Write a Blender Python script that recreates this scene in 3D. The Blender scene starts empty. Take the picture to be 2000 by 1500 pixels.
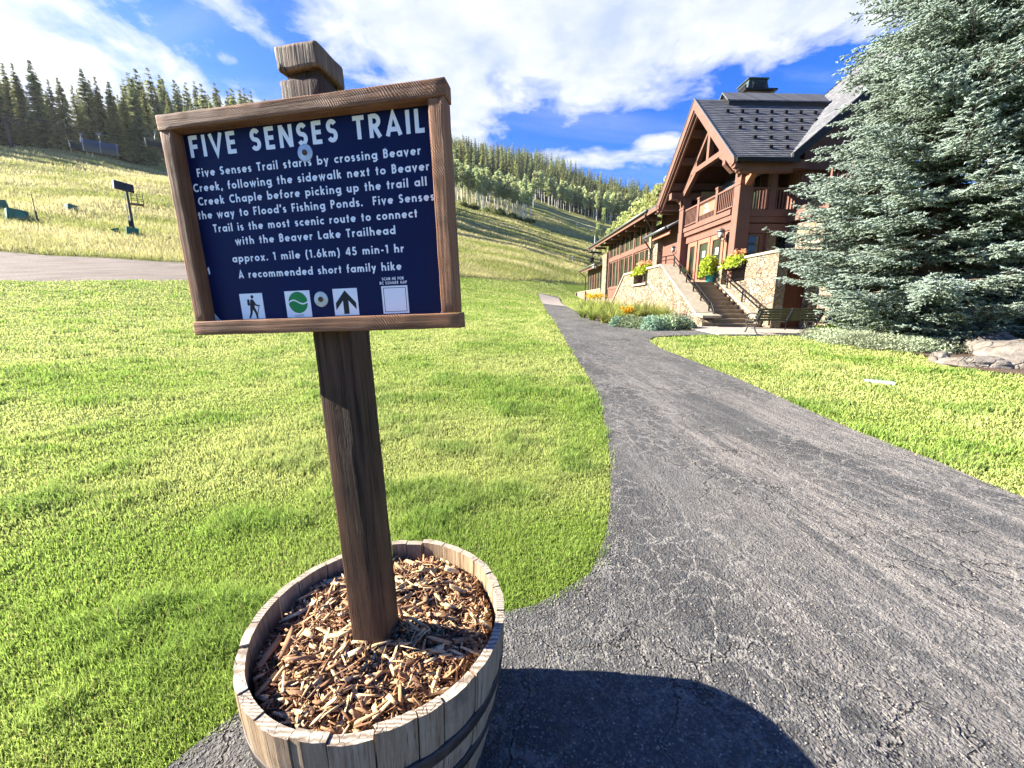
import bpy, bmesh, math, random
import numpy as np
from mathutils import Vector, Matrix
R = math.radians
random.seed(7); rng = np.random.default_rng(11)
scene = bpy.context.scene

# ---------------------------------------------------------------- camera
CAM_H = 1.35
PITCH = math.atan(153 / 765)
cam_d = bpy.data.cameras.new("camera"); cam = bpy.data.objects.new("camera", cam_d)
scene.collection.objects.link(cam); scene.camera = cam
cam.location = (0, 0, CAM_H); cam.rotation_euler = (R(90) - PITCH, 0, 0)
cam_d.sensor_width = 36; cam_d.lens = 36 * 765 / 2000
cam_d.clip_start = 0.02; cam_d.clip_end = 5000

# ---------------------------------------------------------------- light and exposure
HAZE = 0.00007
SUN_EL, SUN_TO = 27.5, (0.993, -0.117)         # elevation; horizontal heading of the light
SUN_STRENGTH, SKY_STRENGTH, EXPOSURE = 5.0, 0.05, 2.45
el = R(SUN_EL); hd = Vector((SUN_TO[0], SUN_TO[1], 0)).normalized()
sun_dir = Vector((hd.x * math.cos(el), hd.y * math.cos(el), -math.sin(el)))
sd = bpy.data.lights.new("sun", 'SUN'); sd.energy = SUN_STRENGTH; sd.angle = R(0.5); sd.color = (1.0, 0.93, 0.82)
so = bpy.data.objects.new("sun", sd); scene.collection.objects.link(so)
so.rotation_euler = sun_dir.to_track_quat('-Z', 'Y').to_euler(); so.location = (-40, 10, 60)
scene.view_settings.view_transform = 'Standard'; scene.view_settings.look = 'None'
scene.view_settings.gamma = 1.0; scene.view_settings.exposure = EXPOSURE
scene.view_settings.use_curve_mapping = False
cy = scene.cycles
cy.max_bounces = 6; cy.diffuse_bounces = 3; cy.glossy_bounces = 3; cy.transmission_bounces = 4; cy.transparent_max_bounces = 8
cy.use_denoising = True; cy.caustics_reflective = False; cy.caustics_refractive = False
cy.sample_clamp_indirect = 6.0

# ---------------------------------------------------------------- node helper
class NT:
    def __init__(s, tree): s.t = tree; s.n = tree.nodes; s.l = tree.links
    def new(s, typ, **kw):
        n = s.n.new(typ)
        for k, v in kw.items(): setattr(n, k, v)
        return n
    def put(s, sock, v):
        if v is None: return
        if isinstance(v, bpy.types.NodeSocket): s.l.new(v, sock)
        elif isinstance(v, (tuple, list)):
            if sock.type == 'RGBA' and len(v) == 3: v = (*v, 1)
            sock.default_value = v
        else: sock.default_value = v
    def coord(s, kind='Object'): return s.new('ShaderNodeTexCoord').outputs[kind]
    def mapping(s, vec, scale=(1, 1, 1), rot=(0, 0, 0), loc=(0, 0, 0)):
        m = s.new('ShaderNodeMapping'); s.put(m.inputs['Vector'], vec)
        m.inputs['Scale'].default_value = scale; m.inputs['Rotation'].default_value = rot; m.inputs['Location'].default_value = loc
        return m.outputs[0]
    def noise(s, vec, scale, detail=4, rough=0.55, dist=0, out='Fac'):
        n = s.new('ShaderNodeTexNoise'); s.put(n.inputs['Vector'], vec); n.inputs['Scale'].default_value = scale
        n.inputs['Detail'].default_value = detail; n.inputs['Roughness'].default_value = rough; n.inputs['Distortion'].default_value = dist
        return n.outputs[out]
    def voro(s, vec, scale, feature='F1', out='Distance', rnd=1.0):
        n = s.new('ShaderNodeTexVoronoi', feature=feature); s.put(n.inputs['Vector'], vec); n.inputs['Scale'].default_value = scale
        n.inputs['Randomness'].default_value = rnd
        return n.outputs[out]
    def ramp(s, fac, stops, interp='LINEAR'):
        n = s.new('ShaderNodeValToRGB'); s.put(n.inputs[0], fac); e = n.color_ramp.elements; n.color_ramp.interpolation = interp
        for i, (p, c) in enumerate(stops):
            if isinstance(c, (int, float)): c = (c, c, c)
            el_ = e[i] if i < 2 else e.new(p)
            el_.position = p; el_.color = (*c, 1)
        return n.outputs[0]
    def mix(s, fac, a, b, blend='MIX'):
        n = s.new('ShaderNodeMix', data_type='RGBA', blend_type=blend); s.put(n.inputs[0], fac); s.put(n.inputs[6], a); s.put(n.inputs[7], b)
        return n.outputs[2]
    def math(s, op, a, b=None, c=None, clamp=False):
        n = s.new('ShaderNodeMath', operation=op, use_clamp=clamp); s.put(n.inputs[0], a); s.put(n.inputs[1], b)
        if c is not None: s.put(n.inputs[2], c)
        return n.outputs[0]
    def vmath(s, op, a, b=None, out=0):
        n = s.new('ShaderNodeVectorMath', operation=op); s.put(n.inputs[0], a); s.put(n.inputs[1], b); return n.outputs[out]
    def sep(s, vec): n = s.new('ShaderNodeSeparateXYZ'); s.put(n.inputs[0], vec); return n.outputs
    def comb(s, x, y, z):
        n = s.new('ShaderNodeCombineXYZ'); s.put(n.inputs[0], x); s.put(n.inputs[1], y); s.put(n.inputs[2], z); return n.outputs[0]
    def bump(s, h, strength=0.5, dist=0.01, normal=None):
        n = s.new('ShaderNodeBump'); s.put(n.inputs['Height'], h); n.inputs['Strength'].default_value = strength; n.inputs['Distance'].default_value = dist
        s.put(n.inputs['Normal'], normal); return n.outputs[0]
    def attr(s, name, out='Color'): n = s.new('ShaderNodeAttribute', attribute_name=name); return n.outputs[out]
    def island(s): return s.new('ShaderNodeNewGeometry').outputs['Random Per Island']
    def orand(s): return s.new('ShaderNodeObjectInfo').outputs['Random']

MATS = {}
def mat(name, fn=None, base=(0.5, 0.5, 0.5), rough=0.7, metal=0.0, spec=0.3, tone=0.66):
    if name in MATS: return MATS[name]
    m = bpy.data.materials.new(name); m.use_nodes = True; t = NT(m.node_tree)
    b = t.n['Principled BSDF']
    b.inputs['Base Color'].default_value = (*base, 1); b.inputs['Roughness'].default_value = rough
    b.inputs['Metallic'].default_value = metal; b.inputs['Specular IOR Level'].default_value = spec
    if fn: fn(t, b)
    if tone != 1.0:                                # overall reflectance calibration of the set
        for nd in list(t.n):
            for sk in nd.inputs:
                if (nd.type == 'BSDF_PRINCIPLED' and sk.name == 'Base Color') or (nd.type == 'BSDF_TRANSLUCENT' and sk.name == 'Color'):
                    if sk.is_linked: src = sk.links[0].from_socket; t.put(sk, t.mix(1.0, src, (tone, tone, tone), 'MULTIPLY'))
                    else: sk.default_value = (*[c * tone for c in sk.default_value[:3]], 1)
    MATS[name] = m; return m

# ---------------------------------------------------------------- sky with clouds (by direction, round the whole dome)
world = bpy.data.worlds.new("World"); scene.world = world; world.use_nodes = True
def build_sky():
    t = NT(world.node_tree); bg = t.n['Background']; bg.inputs['Strength'].default_value = SKY_STRENGTH
    sky = t.new('ShaderNodeTexSky', sky_type='NISHITA'); sky.sun_disc = False
    sky.sun_elevation = el; sky.sun_rotation = math.atan2(-hd.x, -hd.y); sky.altitude = 2500; sky.air_density = 1.0; sky.dust_density = 0.3; sky.ozone_density = 2.5
    hs = t.new('ShaderNodeHueSaturation'); hs.inputs['Hue'].default_value = 0.52; hs.inputs['Saturation'].default_value = 1.4; hs.inputs['Value'].default_value = 1.25
    t.put(hs.inputs['Color'], sky.outputs[0])
    d = t.vmath('NORMALIZE', t.coord('Generated'))
    x, y, z = t.sep(d)
    # project onto a cloud layer overhead: features shrink toward the horizon as in a real cloud deck
    zz = t.math('ADD', t.math('MAXIMUM', z, 0.0), 0.12)
    px = t.math('DIVIDE', x, zz); py = t.math('DIVIDE', y, zz)
    p = t.comb(px, py, 0.0)
    streak = t.mapping(p, scale=(1.0, 0.55, 1), rot=(0, 0, R(-38)))
    n1 = t.noise(streak, 1.5, 8, 0.6, 0.6); n2 = t.noise(p, 5.5, 6, 0.62, 0.3)
    dens = t.math('ADD', t.math('MULTIPLY', n1, 0.60), t.math('MULTIPLY', n2, 0.40))
    # cloud banks: soft capsules on the layer, ragged by the noise
    total = None
    for (ax_, ay_, bx_, by_, r, g) in CLOUDS:
        pa = t.vmath('SUBTRACT', p, (ax_, ay_, 0)); ba = Vector((bx_ - ax_, by_ - ay_, 0)); L2 = max(ba.length_squared, 1e-4)
        h = t.math('DIVIDE', t.vmath('DOT_PRODUCT', pa, tuple(ba), out='Value'), L2, clamp=True)
        sc = t.new('ShaderNodeVectorMath', operation='SCALE'); sc.inputs[0].default_value = tuple(ba); t.put(sc.inputs['Scale'], h)
        dd = t.vmath('LENGTH', t.vmath('SUBTRACT', pa, sc.outputs[0]), out='Value')
        k = t.math('ADD', t.math('MULTIPLY', t.math('MAXIMUM', t.math('SUBTRACT', 1.0, t.math('DIVIDE', dd, r)), -1.0), 1.0), g)
        total = k if total is None else t.math('MAXIMUM', total, k)
    total = t.math('MINIMUM', total, .9)
    dens = t.math('ADD', t.math('ADD', .5, t.math('MULTIPLY', t.math('SUBTRACT', dens, .5), 1.9)), t.math('MULTIPLY', total, .46))
    m = t.ramp(dens, [(0.45, 0.0), (0.55, 0.5), (0.74, 1.0)])
    wisp = t.ramp(t.noise(t.mapping(p, scale=(0.45, 1.7, 1), rot=(0, 0, R(15))), 1.3, 7, 0.62, 0.8), [(0.52, 0.0), (0.80, 0.40)])
    wisp = t.math('MULTIPLY', wisp, t.ramp(y, [(.25, 0.0), (.6, 1.0)])); m = t.math('MAXIMUM', m, wisp)
    shade = t.ramp(t.math('ADD', t.math('MULTIPLY', n2, .5), t.math('MULTIPLY', t.noise(p, 1.6, 4, 0.6, 0.4), .5)), [(0.38, tuple(CLOUD_LIT * k for k in (.55, .66, .95))), (0.60, tuple(CLOUD_LIT * k for k in (.95, .98, 1.04)))])
    col = t.mix(m, hs.outputs[0], shade)
    t.put(bg.inputs['Color'], col)
CLOUD_LIT = 4.05
CLOUDS = [  # two ends on the cloud layer, half width, bias
    (-1.60, 1.0, -1.62, 1.75, .44, .30), (-.40, 1.12, -.16, 1.62, .20, .12), (-.15, 1.32, .25, 1.40, .34, .30), (.25, 1.3, .62, 1.22, .24, .2), (.7, 1.12, 1.1, 1.0, .24, .15),
    (-.22, 1.7, -.42, 2.5, .22, .15), (-.80, 1.20, -.73, 1.38, .13, -.72), (.05, 2.2, .75, 2.1, .18, -.32), (.66, 1.98, .70, 2.0, .10, .05)]
build_sky()

# ---------------------------------------------------------------- object helpers
COL = scene.collection
def link(o, parent=None):
    COL.objects.link(o)
    if parent is not None: o.parent = parent
    return o
def tag(o, label=None, cat=None, group=None, kind=None):
    if label: o['label'] = label
    if cat: o['category'] = cat
    if group: o['group'] = group
    if kind: o['kind'] = kind
    return o
def thing(name, label, cat, loc=(0, 0, 0), rz=0.0, group=None):
    o = bpy.data.objects.new(name, None); o.empty_display_size = 0.1
    o.location = loc; o.rotation_euler = (0, 0, rz); link(o); return tag(o, label, cat, group)
def copy_tree(o, parent=None):
    c = o.copy(); link(c)
    if parent is not None: c.parent = parent
    for ch in o.children: copy_tree(ch, c)
    return c

class MB:
    """collects shapes into one mesh"""
    def __init__(s): s.v = []; s.f = []; s.m = []; s.uv = []
    def add(s, vs, fs, mi=0, uvs=None):
        o = len(s.v); s.v += [tuple(p) for p in vs]
        for i, f in enumerate(fs):
            s.f.append(tuple(o + k for k in f)); s.m.append(mi)
            s.uv.append(uvs[i] if uvs else None)
        return s
    def box(s, p0, p1, mi=0, M=None, bev=0.0):
        x0, y0, z0 = [min(a, b) for a, b in zip(p0, p1)]; x1, y1, z1 = [max(a, b) for a, b in zip(p0, p1)]
        b = min(bev, (x1 - x0) * .3, (y1 - y0) * .3, (z1 - z0) * .3)
        if b <= 0:
            vs = [(x0, y0, z0), (x1, y0, z0), (x1, y1, z0), (x0, y1, z0), (x0, y0, z1), (x1, y0, z1), (x1, y1, z1), (x0, y1, z1)]
            fs = [(0, 3, 2, 1), (4, 5, 6, 7), (0, 1, 5, 4), (1, 2, 6, 5), (2, 3, 7, 6), (3, 0, 4, 7)]
        else:
            bm = bmesh.new(); bmesh.ops.create_cube(bm, size=1)
            for v in bm.verts: v.co = Vector(((x0 + x1) / 2 + v.co.x * (x1 - x0), (y0 + y1) / 2 + v.co.y * (y1 - y0), (z0 + z1) / 2 + v.co.z * (z1 - z0)))
            bmesh.ops.bevel(bm, geom=bm.edges[:], offset=b, segments=1, affect='EDGES')
            bm.verts.index_update(); vs = [v.co.copy() for v in bm.verts]; fs = [tuple(v.index for v in f.verts) for f in bm.faces]; bm.free()
        if M is not None: vs = [M @ Vector(p) for p in vs]
        return s.add(vs, fs, mi)
    def prism(s, poly, axis, t0, t1, mi=0, M=None):
        """polygon in the two axes other than `axis`, extruded along it"""
        def P(q, t):
            return {0: (t, q[0], q[1]), 1: (q[0], t, q[1]), 2: (q[0], q[1], t)}[axis]
        n = len(poly); vs = [P(q, t0) for q in poly] + [P(q, t1) for q in poly]
        a = sum(poly[i][0] * poly[(i + 1) % n][1] - poly[(i + 1) % n][0] * poly[i][1] for i in range(n))
        flip = (a < 0) != (axis == 1) != (t1 < t0)
        fs = [tuple(range(n))[::-1], tuple(range(n, 2 * n))] + [(i, (i + 1) % n, n + (i + 1) % n, n + i) for i in range(n)]
        if flip: fs = [f[::-1] for f in fs]
        if M is not None: vs = [M @ Vector(p) for p in vs]
        return s.add(vs, fs, mi)
    def bar(s, a, b, w, h=None, mi=0, up=(0, 0, 1)):
        a, b = Vector(a), Vector(b); d = (b - a); L = d.length; d.normalize(); h = h or w
        u = Vector(up); x = d.cross(u)
        if x.length < 1e-4: x = d.cross(Vector((0, 1, 0)))
        x.normalize(); u = x.cross(d)
        vs = []
        for p in (a, b):
            for sx, sz in ((-1, -1), (1, -1), (1, 1), (-1, 1)): vs.append(p + x * sx * w / 2 + u * sz * h / 2)
        return s.add(vs, [(0, 3, 2, 1)[::-1], (4, 5, 6, 7)[::-1], (0, 1, 5, 4)[::-1], (1, 2, 6, 5)[::-1], (2, 3, 7, 6)[::-1], (3, 0, 4, 7)[::-1]], mi)
    def tube(s, pts, r, n=8, mi=0, caps=True):
        pts = [Vector(p) for p in pts]; rs = r if isinstance(r, (list, tuple)) else [r] * len(pts); vs = []
        prev = None
        for i, p in enumerate(pts):
            d = (pts[min(i + 1, len(pts) - 1)] - pts[max(i - 1, 0)]).normalized()
            if prev is None:
                x = d.orthogonal().normalized()
            else:
                x = (prev - d * prev.dot(d))
                x = x.normalized() if x.length > 1e-5 else d.orthogonal().normalized()
            prev = x; y = d.cross(x)
            for k in range(n):
                a = 2 * math.pi * k / n; vs.append(p + (x * math.cos(a) + y * math.sin(a)) * rs[i])
        fs = []
        for i in range(len(pts) - 1):
            for k in range(n): fs.append((i * n + k, i * n + (k + 1) % n, (i + 1) * n + (k + 1) % n, (i + 1) * n + k))
        if caps: fs += [tuple(range(n))[::-1], tuple(range((len(pts) - 1) * n, len(pts) * n))]
        return s.add(vs, fs, mi)
    def lathe(s, prof, n=24, mi=0, c=(0, 0, 0)):
        vs = []
        for r, z in prof:
            for k in range(n): a = 2 * math.pi * k / n; vs.append((c[0] + r * math.cos(a), c[1] + r * math.sin(a), c[2] + z))
        fs = []
        for i in range(len(prof) - 1):
            for k in range(n): fs.append((i * n + k, i * n + (k + 1) % n, (i + 1) * n + (k + 1) % n, (i + 1) * n + k))
        fs += [tuple(range(n))[::-1], tuple(range((len(prof) - 1) * n, len(prof) * n))]
        return s.add(vs, fs, mi)
    def build(s, name, mats, parent=None, smooth=False, loc=None, M=None):
        me = bpy.data.meshes.new(name); me.from_pydata([tuple(M @ Vector(p)) for p in s.v] if M is not None else s.v, [], s.f)
        if not isinstance(mats, (list, tuple)): mats = [mats]
        for m in mats: me.materials.append(m)
        if len(mats) > 1: me.polygons.foreach_set('material_index', s.m)
        if any(u is not None for u in s.uv):
            l = me.uv_layers.new(name='UVMap'); k = 0
            for f, u in zip(s.f, s.uv):
                for j in range(len(f)):
                    if u is not None: l.data[k].uv = u[j]
                    k += 1
        if smooth: me.polygons.foreach_set('use_smooth', [True] * len(me.polygons))
        me.update()
        o = bpy.data.objects.new(name, me); link(o, parent)
        if loc is not None: o.location = loc
        return o

def np_mesh(name, V, F, mats, parent=None, col=None, smooth=False, midx=None):
    """numpy triangles/quads -> one mesh object"""
    me = bpy.data.meshes.new(name); V = np.asarray(V, np.float32); F = np.asarray(F, np.int32); k = F.shape[1]
    me.vertices.add(len(V)); me.vertices.foreach_set('co', V.ravel())
    me.loops.add(F.size); me.loops.foreach_set('vertex_index', F.ravel())
    me.polygons.add(len(F)); me.polygons.foreach_set('loop_start', np.arange(0, F.size, k, dtype=np.int32))
    if smooth: me.polygons.foreach_set('use_smooth', np.ones(len(F), bool))
    for m in (mats if isinstance(mats, (list, tuple)) else [mats]): me.materials.append(m)
    if midx is not None: me.polygons.foreach_set('material_index', np.asarray(midx, np.int32))
    if col is not None:
        a = me.color_attributes.new('Col', 'FLOAT_COLOR', 'POINT'); c = np.ones((len(V), 4), np.float32); c[:, :3] = col; a.data.foreach_set('color', c.ravel())
    me.update(calc_edges=True); me.validate()
    o = bpy.data.objects.new(name, me); link(o, parent); return o
# ---------------------------------------------------------------- terrain heights
#TERRAIN-BEGIN
def vnoise(x, y, seed=0):
    x = np.asarray(x, float); y = np.asarray(y, float)
    xi = np.floor(x).astype(np.int64); yi = np.floor(y).astype(np.int64); fx = x - xi; fy = y - yi
    fx = fx * fx * (3 - 2 * fx); fy = fy * fy * (3 - 2 * fy)
    def h(a, b):
        n = (a * 374761393 + b * 668265263 + seed * 144269) & 0xffffffff
        n = ((n ^ (n >> 13)) * 1274126177) & 0xffffffff
        return ((n ^ (n >> 16)) & 0xffff) / 65535.0
    return (h(xi, yi) * (1 - fx) + h(xi + 1, yi) * fx) * (1 - fy) + (h(xi, yi + 1) * (1 - fx) + h(xi + 1, yi + 1) * fx) * fy
def fbm(x, y, oct=3, seed=0):
    s = 0; a = 0.5; t = 0
    for i in range(oct): s = s + a * vnoise(x * 2 ** i, y * 2 ** i, seed + i); t += a; a *= .5
    return s / t
_F, _H = 765.0, 1.35
_cp, _sp = math.cos(math.atan(153 / 765)), math.sin(math.atan(153 / 765))
def _ray(px, py):
    u = (px - 1000) / _F; v = (py - 750) / _F
    return u, _cp - v * _sp, -_sp - v * _cp
# survey lines: seen along one bearing, (row in the picture, distance ahead in metres)
SURVEY = {
    0: [(700, 7), (622, 11.3), (583, 15), (551, 18), (496, 31), (420, 50), (284, 122), (268, 180), (262, 300), (262, 900)],
    120: [(700, 7.2), (622, 11.8), (583, 15.6), (550, 18.8), (502, 31.5), (420, 51), (292, 124), (274, 180), (264, 300), (262, 900)],
    330: [(700, 8), (620, 14), (580, 18), (548, 22), (519, 33), (450, 50), (330, 122), (292, 170), (272, 240), (262, 400), (262, 900)],
    600: [(690, 8.7), (612, 17), (575, 25), (545, 32), (525, 42), (465, 65), (370, 130), (310, 200), (275, 280), (262, 420), (262, 900)],
    880: [(660, 10), (605, 21), (572, 32), (541, 42), (470, 82), (402, 160), (370, 200), (335, 270), (308, 370), (300, 440), (300, 900)],
    1040: [(662, 10.5), (610, 22), (580, 36), (549, 50), (485, 105), (437, 180), (412, 225), (390, 285), (345, 390), (318, 480), (312, 560), (312, 900)],
    1100: [(664, 10.5), (628, 15.5), (606, 25), (590, 42), (557, 58), (500, 112), (450, 195), (415, 280), (375, 400), (340, 490), (332, 570), (332, 900)],
    1170: [(668, 10.5), (634, 14.5), (614, 21), (596, 33), (587, 48), (566, 62), (510, 115), (470, 200), (432, 290), (400, 400), (372, 490), (362, 900)],
    1260: [(672, 10), (641, 13.5), (624, 18), (606, 28), (594, 45), (570, 90), (520, 150), (470, 240), (400, 420), (380, 520), (372, 900)],
    1500: [(690, 8.9), (656, 11.5), (644, 13.5), (633, 18), (620, 28), (610, 50), (580, 150), (540, 300), (500, 900)],
    2000: [(760, 5.6), (720, 7.3), (688, 9.5), (668, 12), (645, 18), (630, 30), (615, 60), (580, 200), (520, 900)],
}
NR, NTH = 300, 720
RG = 0.35 * (np.exp(np.linspace(0, math.log(900 / .35 + 1), NR)) - 1)
def _cols():
    th, Z = [], []
    for px, pts in sorted(SURVEY.items()):
        rr, zz, tt = [0, 3.0], [0, 0.0], []
        for py, Y in pts:
            u, f, up = _ray(px, py); X = u / f * Y; rr.append(math.hypot(X, Y)); zz.append(_H + up / f * Y); tt.append(math.atan2(X, Y))
        th.append(np.mean(tt[:6])); Z.append(np.interp(RG, rr, zz))
    flat = np.interp(RG, [0, 3, 30, 200, 900], [0, 0, .3, 1, 1])
    th = [-math.pi, -2.2, -1.35] + th + [1.5, 2.3, math.pi]; Z = [flat, flat, Z[0]] + Z + [Z[-1], flat, flat]
    T = np.linspace(-math.pi, math.pi, NTH); G = np.empty((NTH, NR)); Z = np.array(Z)
    for j in range(NR): G[:, j] = np.interp(T, th, Z[:, j])
    k = np.exp(-0.5 * (np.arange(-9, 10) / 3.0) ** 2); k /= k.sum()
    def blur(G, ax, pad):
        P = np.pad(G, [(9, 9) if a == ax else (0, 0) for a in (0, 1)], mode=pad)
        return sum(w * np.take(P, np.arange(i, i + G.shape[ax]), axis=ax) for i, w in enumerate(k))
    G = blur(G, 0, 'wrap'); G = blur(G, 0, 'wrap'); G = blur(G, 1, 'edge')
    return T, G
TG, HG = _cols()
def ground(X, Y, bumps=True):
    X = np.asarray(X, float); Y = np.asarray(Y, float)
    r = np.hypot(X, Y); t = np.arctan2(X, Y)
    fi = (t + math.pi) / (2 * math.pi) * (NTH - 1); i = np.clip(fi.astype(int), 0, NTH - 2); fi = fi - i
    j = np.clip(np.searchsorted(RG, r) - 1, 0, NR - 2); fj = np.clip((r - RG[j]) / (RG[j + 1] - RG[j]), 0, 1)
    z = HG[i, j] * (1 - fi) * (1 - fj) + HG[i + 1, j] * fi * (1 - fj) + HG[i, j + 1] * (1 - fi) * fj + HG[i + 1, j + 1] * fi * fj
    if bumps:
        far = np.clip((r - 30) / 60, 0, 1)
        z = z + far * ((fbm(X / 23, Y / 23, 3, 5) - .5) * 2.2 + (fbm(X / 5, Y / 5, 2, 9) - .5) * .5)
    return z
def cast(px, py):
    u, f, up = _ray(px, py); Y = np.concatenate([np.linspace(.3, 20, 4000), np.linspace(20, 700, 8000)])
    z = ground(u / f * Y, Y, False); h = _H + up / f * Y
    k = np.nonzero(h <= z)[0]
    return (u / f * Y[k[0]], Y[k[0]], z[k[0]]) if len(k) else None
#TERRAIN-END
# ---------------------------------------------------------------- outlines on the ground (metres)
def catmull(pts, step):
    pts = [np.array(p, float) for p in pts]; P = [2 * pts[0] - pts[1]] + pts + [2 * pts[-1] - pts[-2]]; out = []
    for i in range(1, len(P) - 2):
        n = max(2, int(np.linalg.norm(P[i + 1] - P[i]) / step))
        for k in range(n):
            t = k / n
            out.append(.5 * ((2 * P[i]) + (-P[i - 1] + P[i + 1]) * t + (2 * P[i - 1] - 5 * P[i] + 4 * P[i + 1] - P[i + 2]) * t * t + (-P[i - 1] + 3 * P[i] - 3 * P[i + 1] + P[i + 2]) * t ** 3))
    out.append(pts[-1]); return np.array(out)
def resample(P, n):
    d = np.concatenate([[0], np.cumsum(np.linalg.norm(np.diff(P, axis=0), axis=1))]); s = np.linspace(0, d[-1], n)
    return np.stack([np.interp(s, d, P[:, 0]), np.interp(s, d, P[:, 1])], 1), s
PATH_L = catmull([(-4.5, -4), (-2.6, -1.2), (-1.45, .2), (-1.05, .88), (-.93, 1.06), (-.5, 1.34), (-.08, 1.53), (.14, 1.55), (.22, 1.57), (.32, 1.64), (.43, 1.83), (.58, 2.16), (.73, 2.69), (.9, 3.45), (1.13, 4.89), (1.25, 6.27), (1.33, 8.58), (1.49, 12.04), (1.71, 16.55), (2.0, 23.57), (2.17, 28.16), (2.4, 33), (2.6, 40)], .05)
PATH_R = catmull([(5.4, -4), (4.3, -1), (3.7, 1), (3.53, 2.49), (3.6, 2.9), (3.57, 3.32), (3.55, 4.01), (3.6, 4.76), (3.66, 6.14), (3.6, 7.84), (3.51, 9.25), (3.62, 10.38), (3.85, 12), (3.95, 13.6), (3.72, 16.1), (3.67, 20.34), (3.85, 26.55), (4.0, 31.05), (4.37, 36), (4.8, 42)], .05)
BRANCH = np.array([(3.55, 10.25), (3.66, 10.5), (3.96, 11.05), (4.3, 11.32), (4.64, 11.46), (5.3, 11.55), (6.05, 11.62), (6.5, 13.05), (6.34, 13.1), (5.64, 12.8), (5.07, 13.0), (4.5, 13.35), (4.09, 13.72), (3.8, 14.6)])
YAW = R(2.0)                                     # the lodge's own axes: a along its front, b across
AX = np.array([-math.sin(YAW), math.cos(YAW)]); BX = np.array([math.cos(YAW), math.sin(YAW)])
def W(b, a): p = AX * a + BX * b; return float(p[0]), float(p[1])
SLAB = np.array([W(6.42, 12.9), W(6.5, 11.38), W(9.3, 11.25), W(11.8, 11.3), W(13.6, 11.8), W(13.6, 15.3), W(9.6, 14.5), W(9.6, 13.95), W(6.8, 13.95)])
BED_L = catmull([(3.75, 21.5), (3.3, 19.6), (3.35, 17.6), (3.5, 15.5), (3.85, 14.35), (4.12, 13.8), (4.55, 13.08), (5.1, 12.85), (5.7, 12.95), (6.4, 13.3), (6.62, 13.8), (6.5, 18), (6.3, 25), (4.6, 25.5)], .2)
BED_R = catmull([(8.95, 12.6), (8.45, 11.4), (8.3, 10.4), (8.5, 9.6), (9.0, 8.85), (8.85, 8.2), (8.4, 7.6), (8.35, 7.0), (8.6, 6.5), (9.6, 5.2), (13, 4.2), (22, 4), (24, 14), (13, 16), (9.2, 13.4)], .2)
def inside(poly, X, Y):
    poly = np.asarray(poly); c = np.zeros(X.shape, bool); n = len(poly); bb = poly.min(0), poly.max(0)
    k = (X > bb[0][0]) & (X < bb[1][0]) & (Y > bb[0][1]) & (Y < bb[1][1]); x = X[k]; y = Y[k]; cc = np.zeros(x.shape, bool)
    for i in range(n):
        x0, y0 = poly[i]; x1, y1 = poly[(i + 1) % n]
        if y0 == y1: continue
        q = ((y0 > y) != (y1 > y)) & (x < (x1 - x0) * (y - y0) / (y1 - y0) + x0); cc ^= q
    c[k] = cc; return c
PATH_POLY = np.concatenate([resample(PATH_L, 120)[0], resample(PATH_R, 120)[0][::-1]])
def on_path(X, Y): return inside(PATH_POLY, X, Y) | inside(BRANCH, X, Y)
# lawn edge and far road edge as distance by bearing
def _edge(lst):
    t, r = [], []
    for px, Y in lst:
        u = (px - 1000) / 765 * .99; t.append(math.atan(u)); r.append(Y * math.hypot(1, u))
    return np.array(t), np.array(r)
_e1 = _edge([(-700, 15), (-200, 16.6), (0, 18), (120, 18.8), (330, 22), (600, 31), (880, 42), (1000, 47), (1060, 54), (1110, 60), (1170, 64), (1300, 68), (1600, 70), (2000, 70)])
_e2 = _edge([(-700, 27), (-200, 28.5), (0, 30.5), (120, 31.2), (330, 33), (600, 38), (760, 40.5), (880, 42.15), (1000, 47.15), (1060, 54.2), (1110, 60.2), (1170, 64.2), (1300, 68.2), (1600, 70.2), (2000, 70.2)])
def lawn_r(t): return np.interp(t, *_e1)
def road_r(t): return np.interp(t, *_e2)

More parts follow.
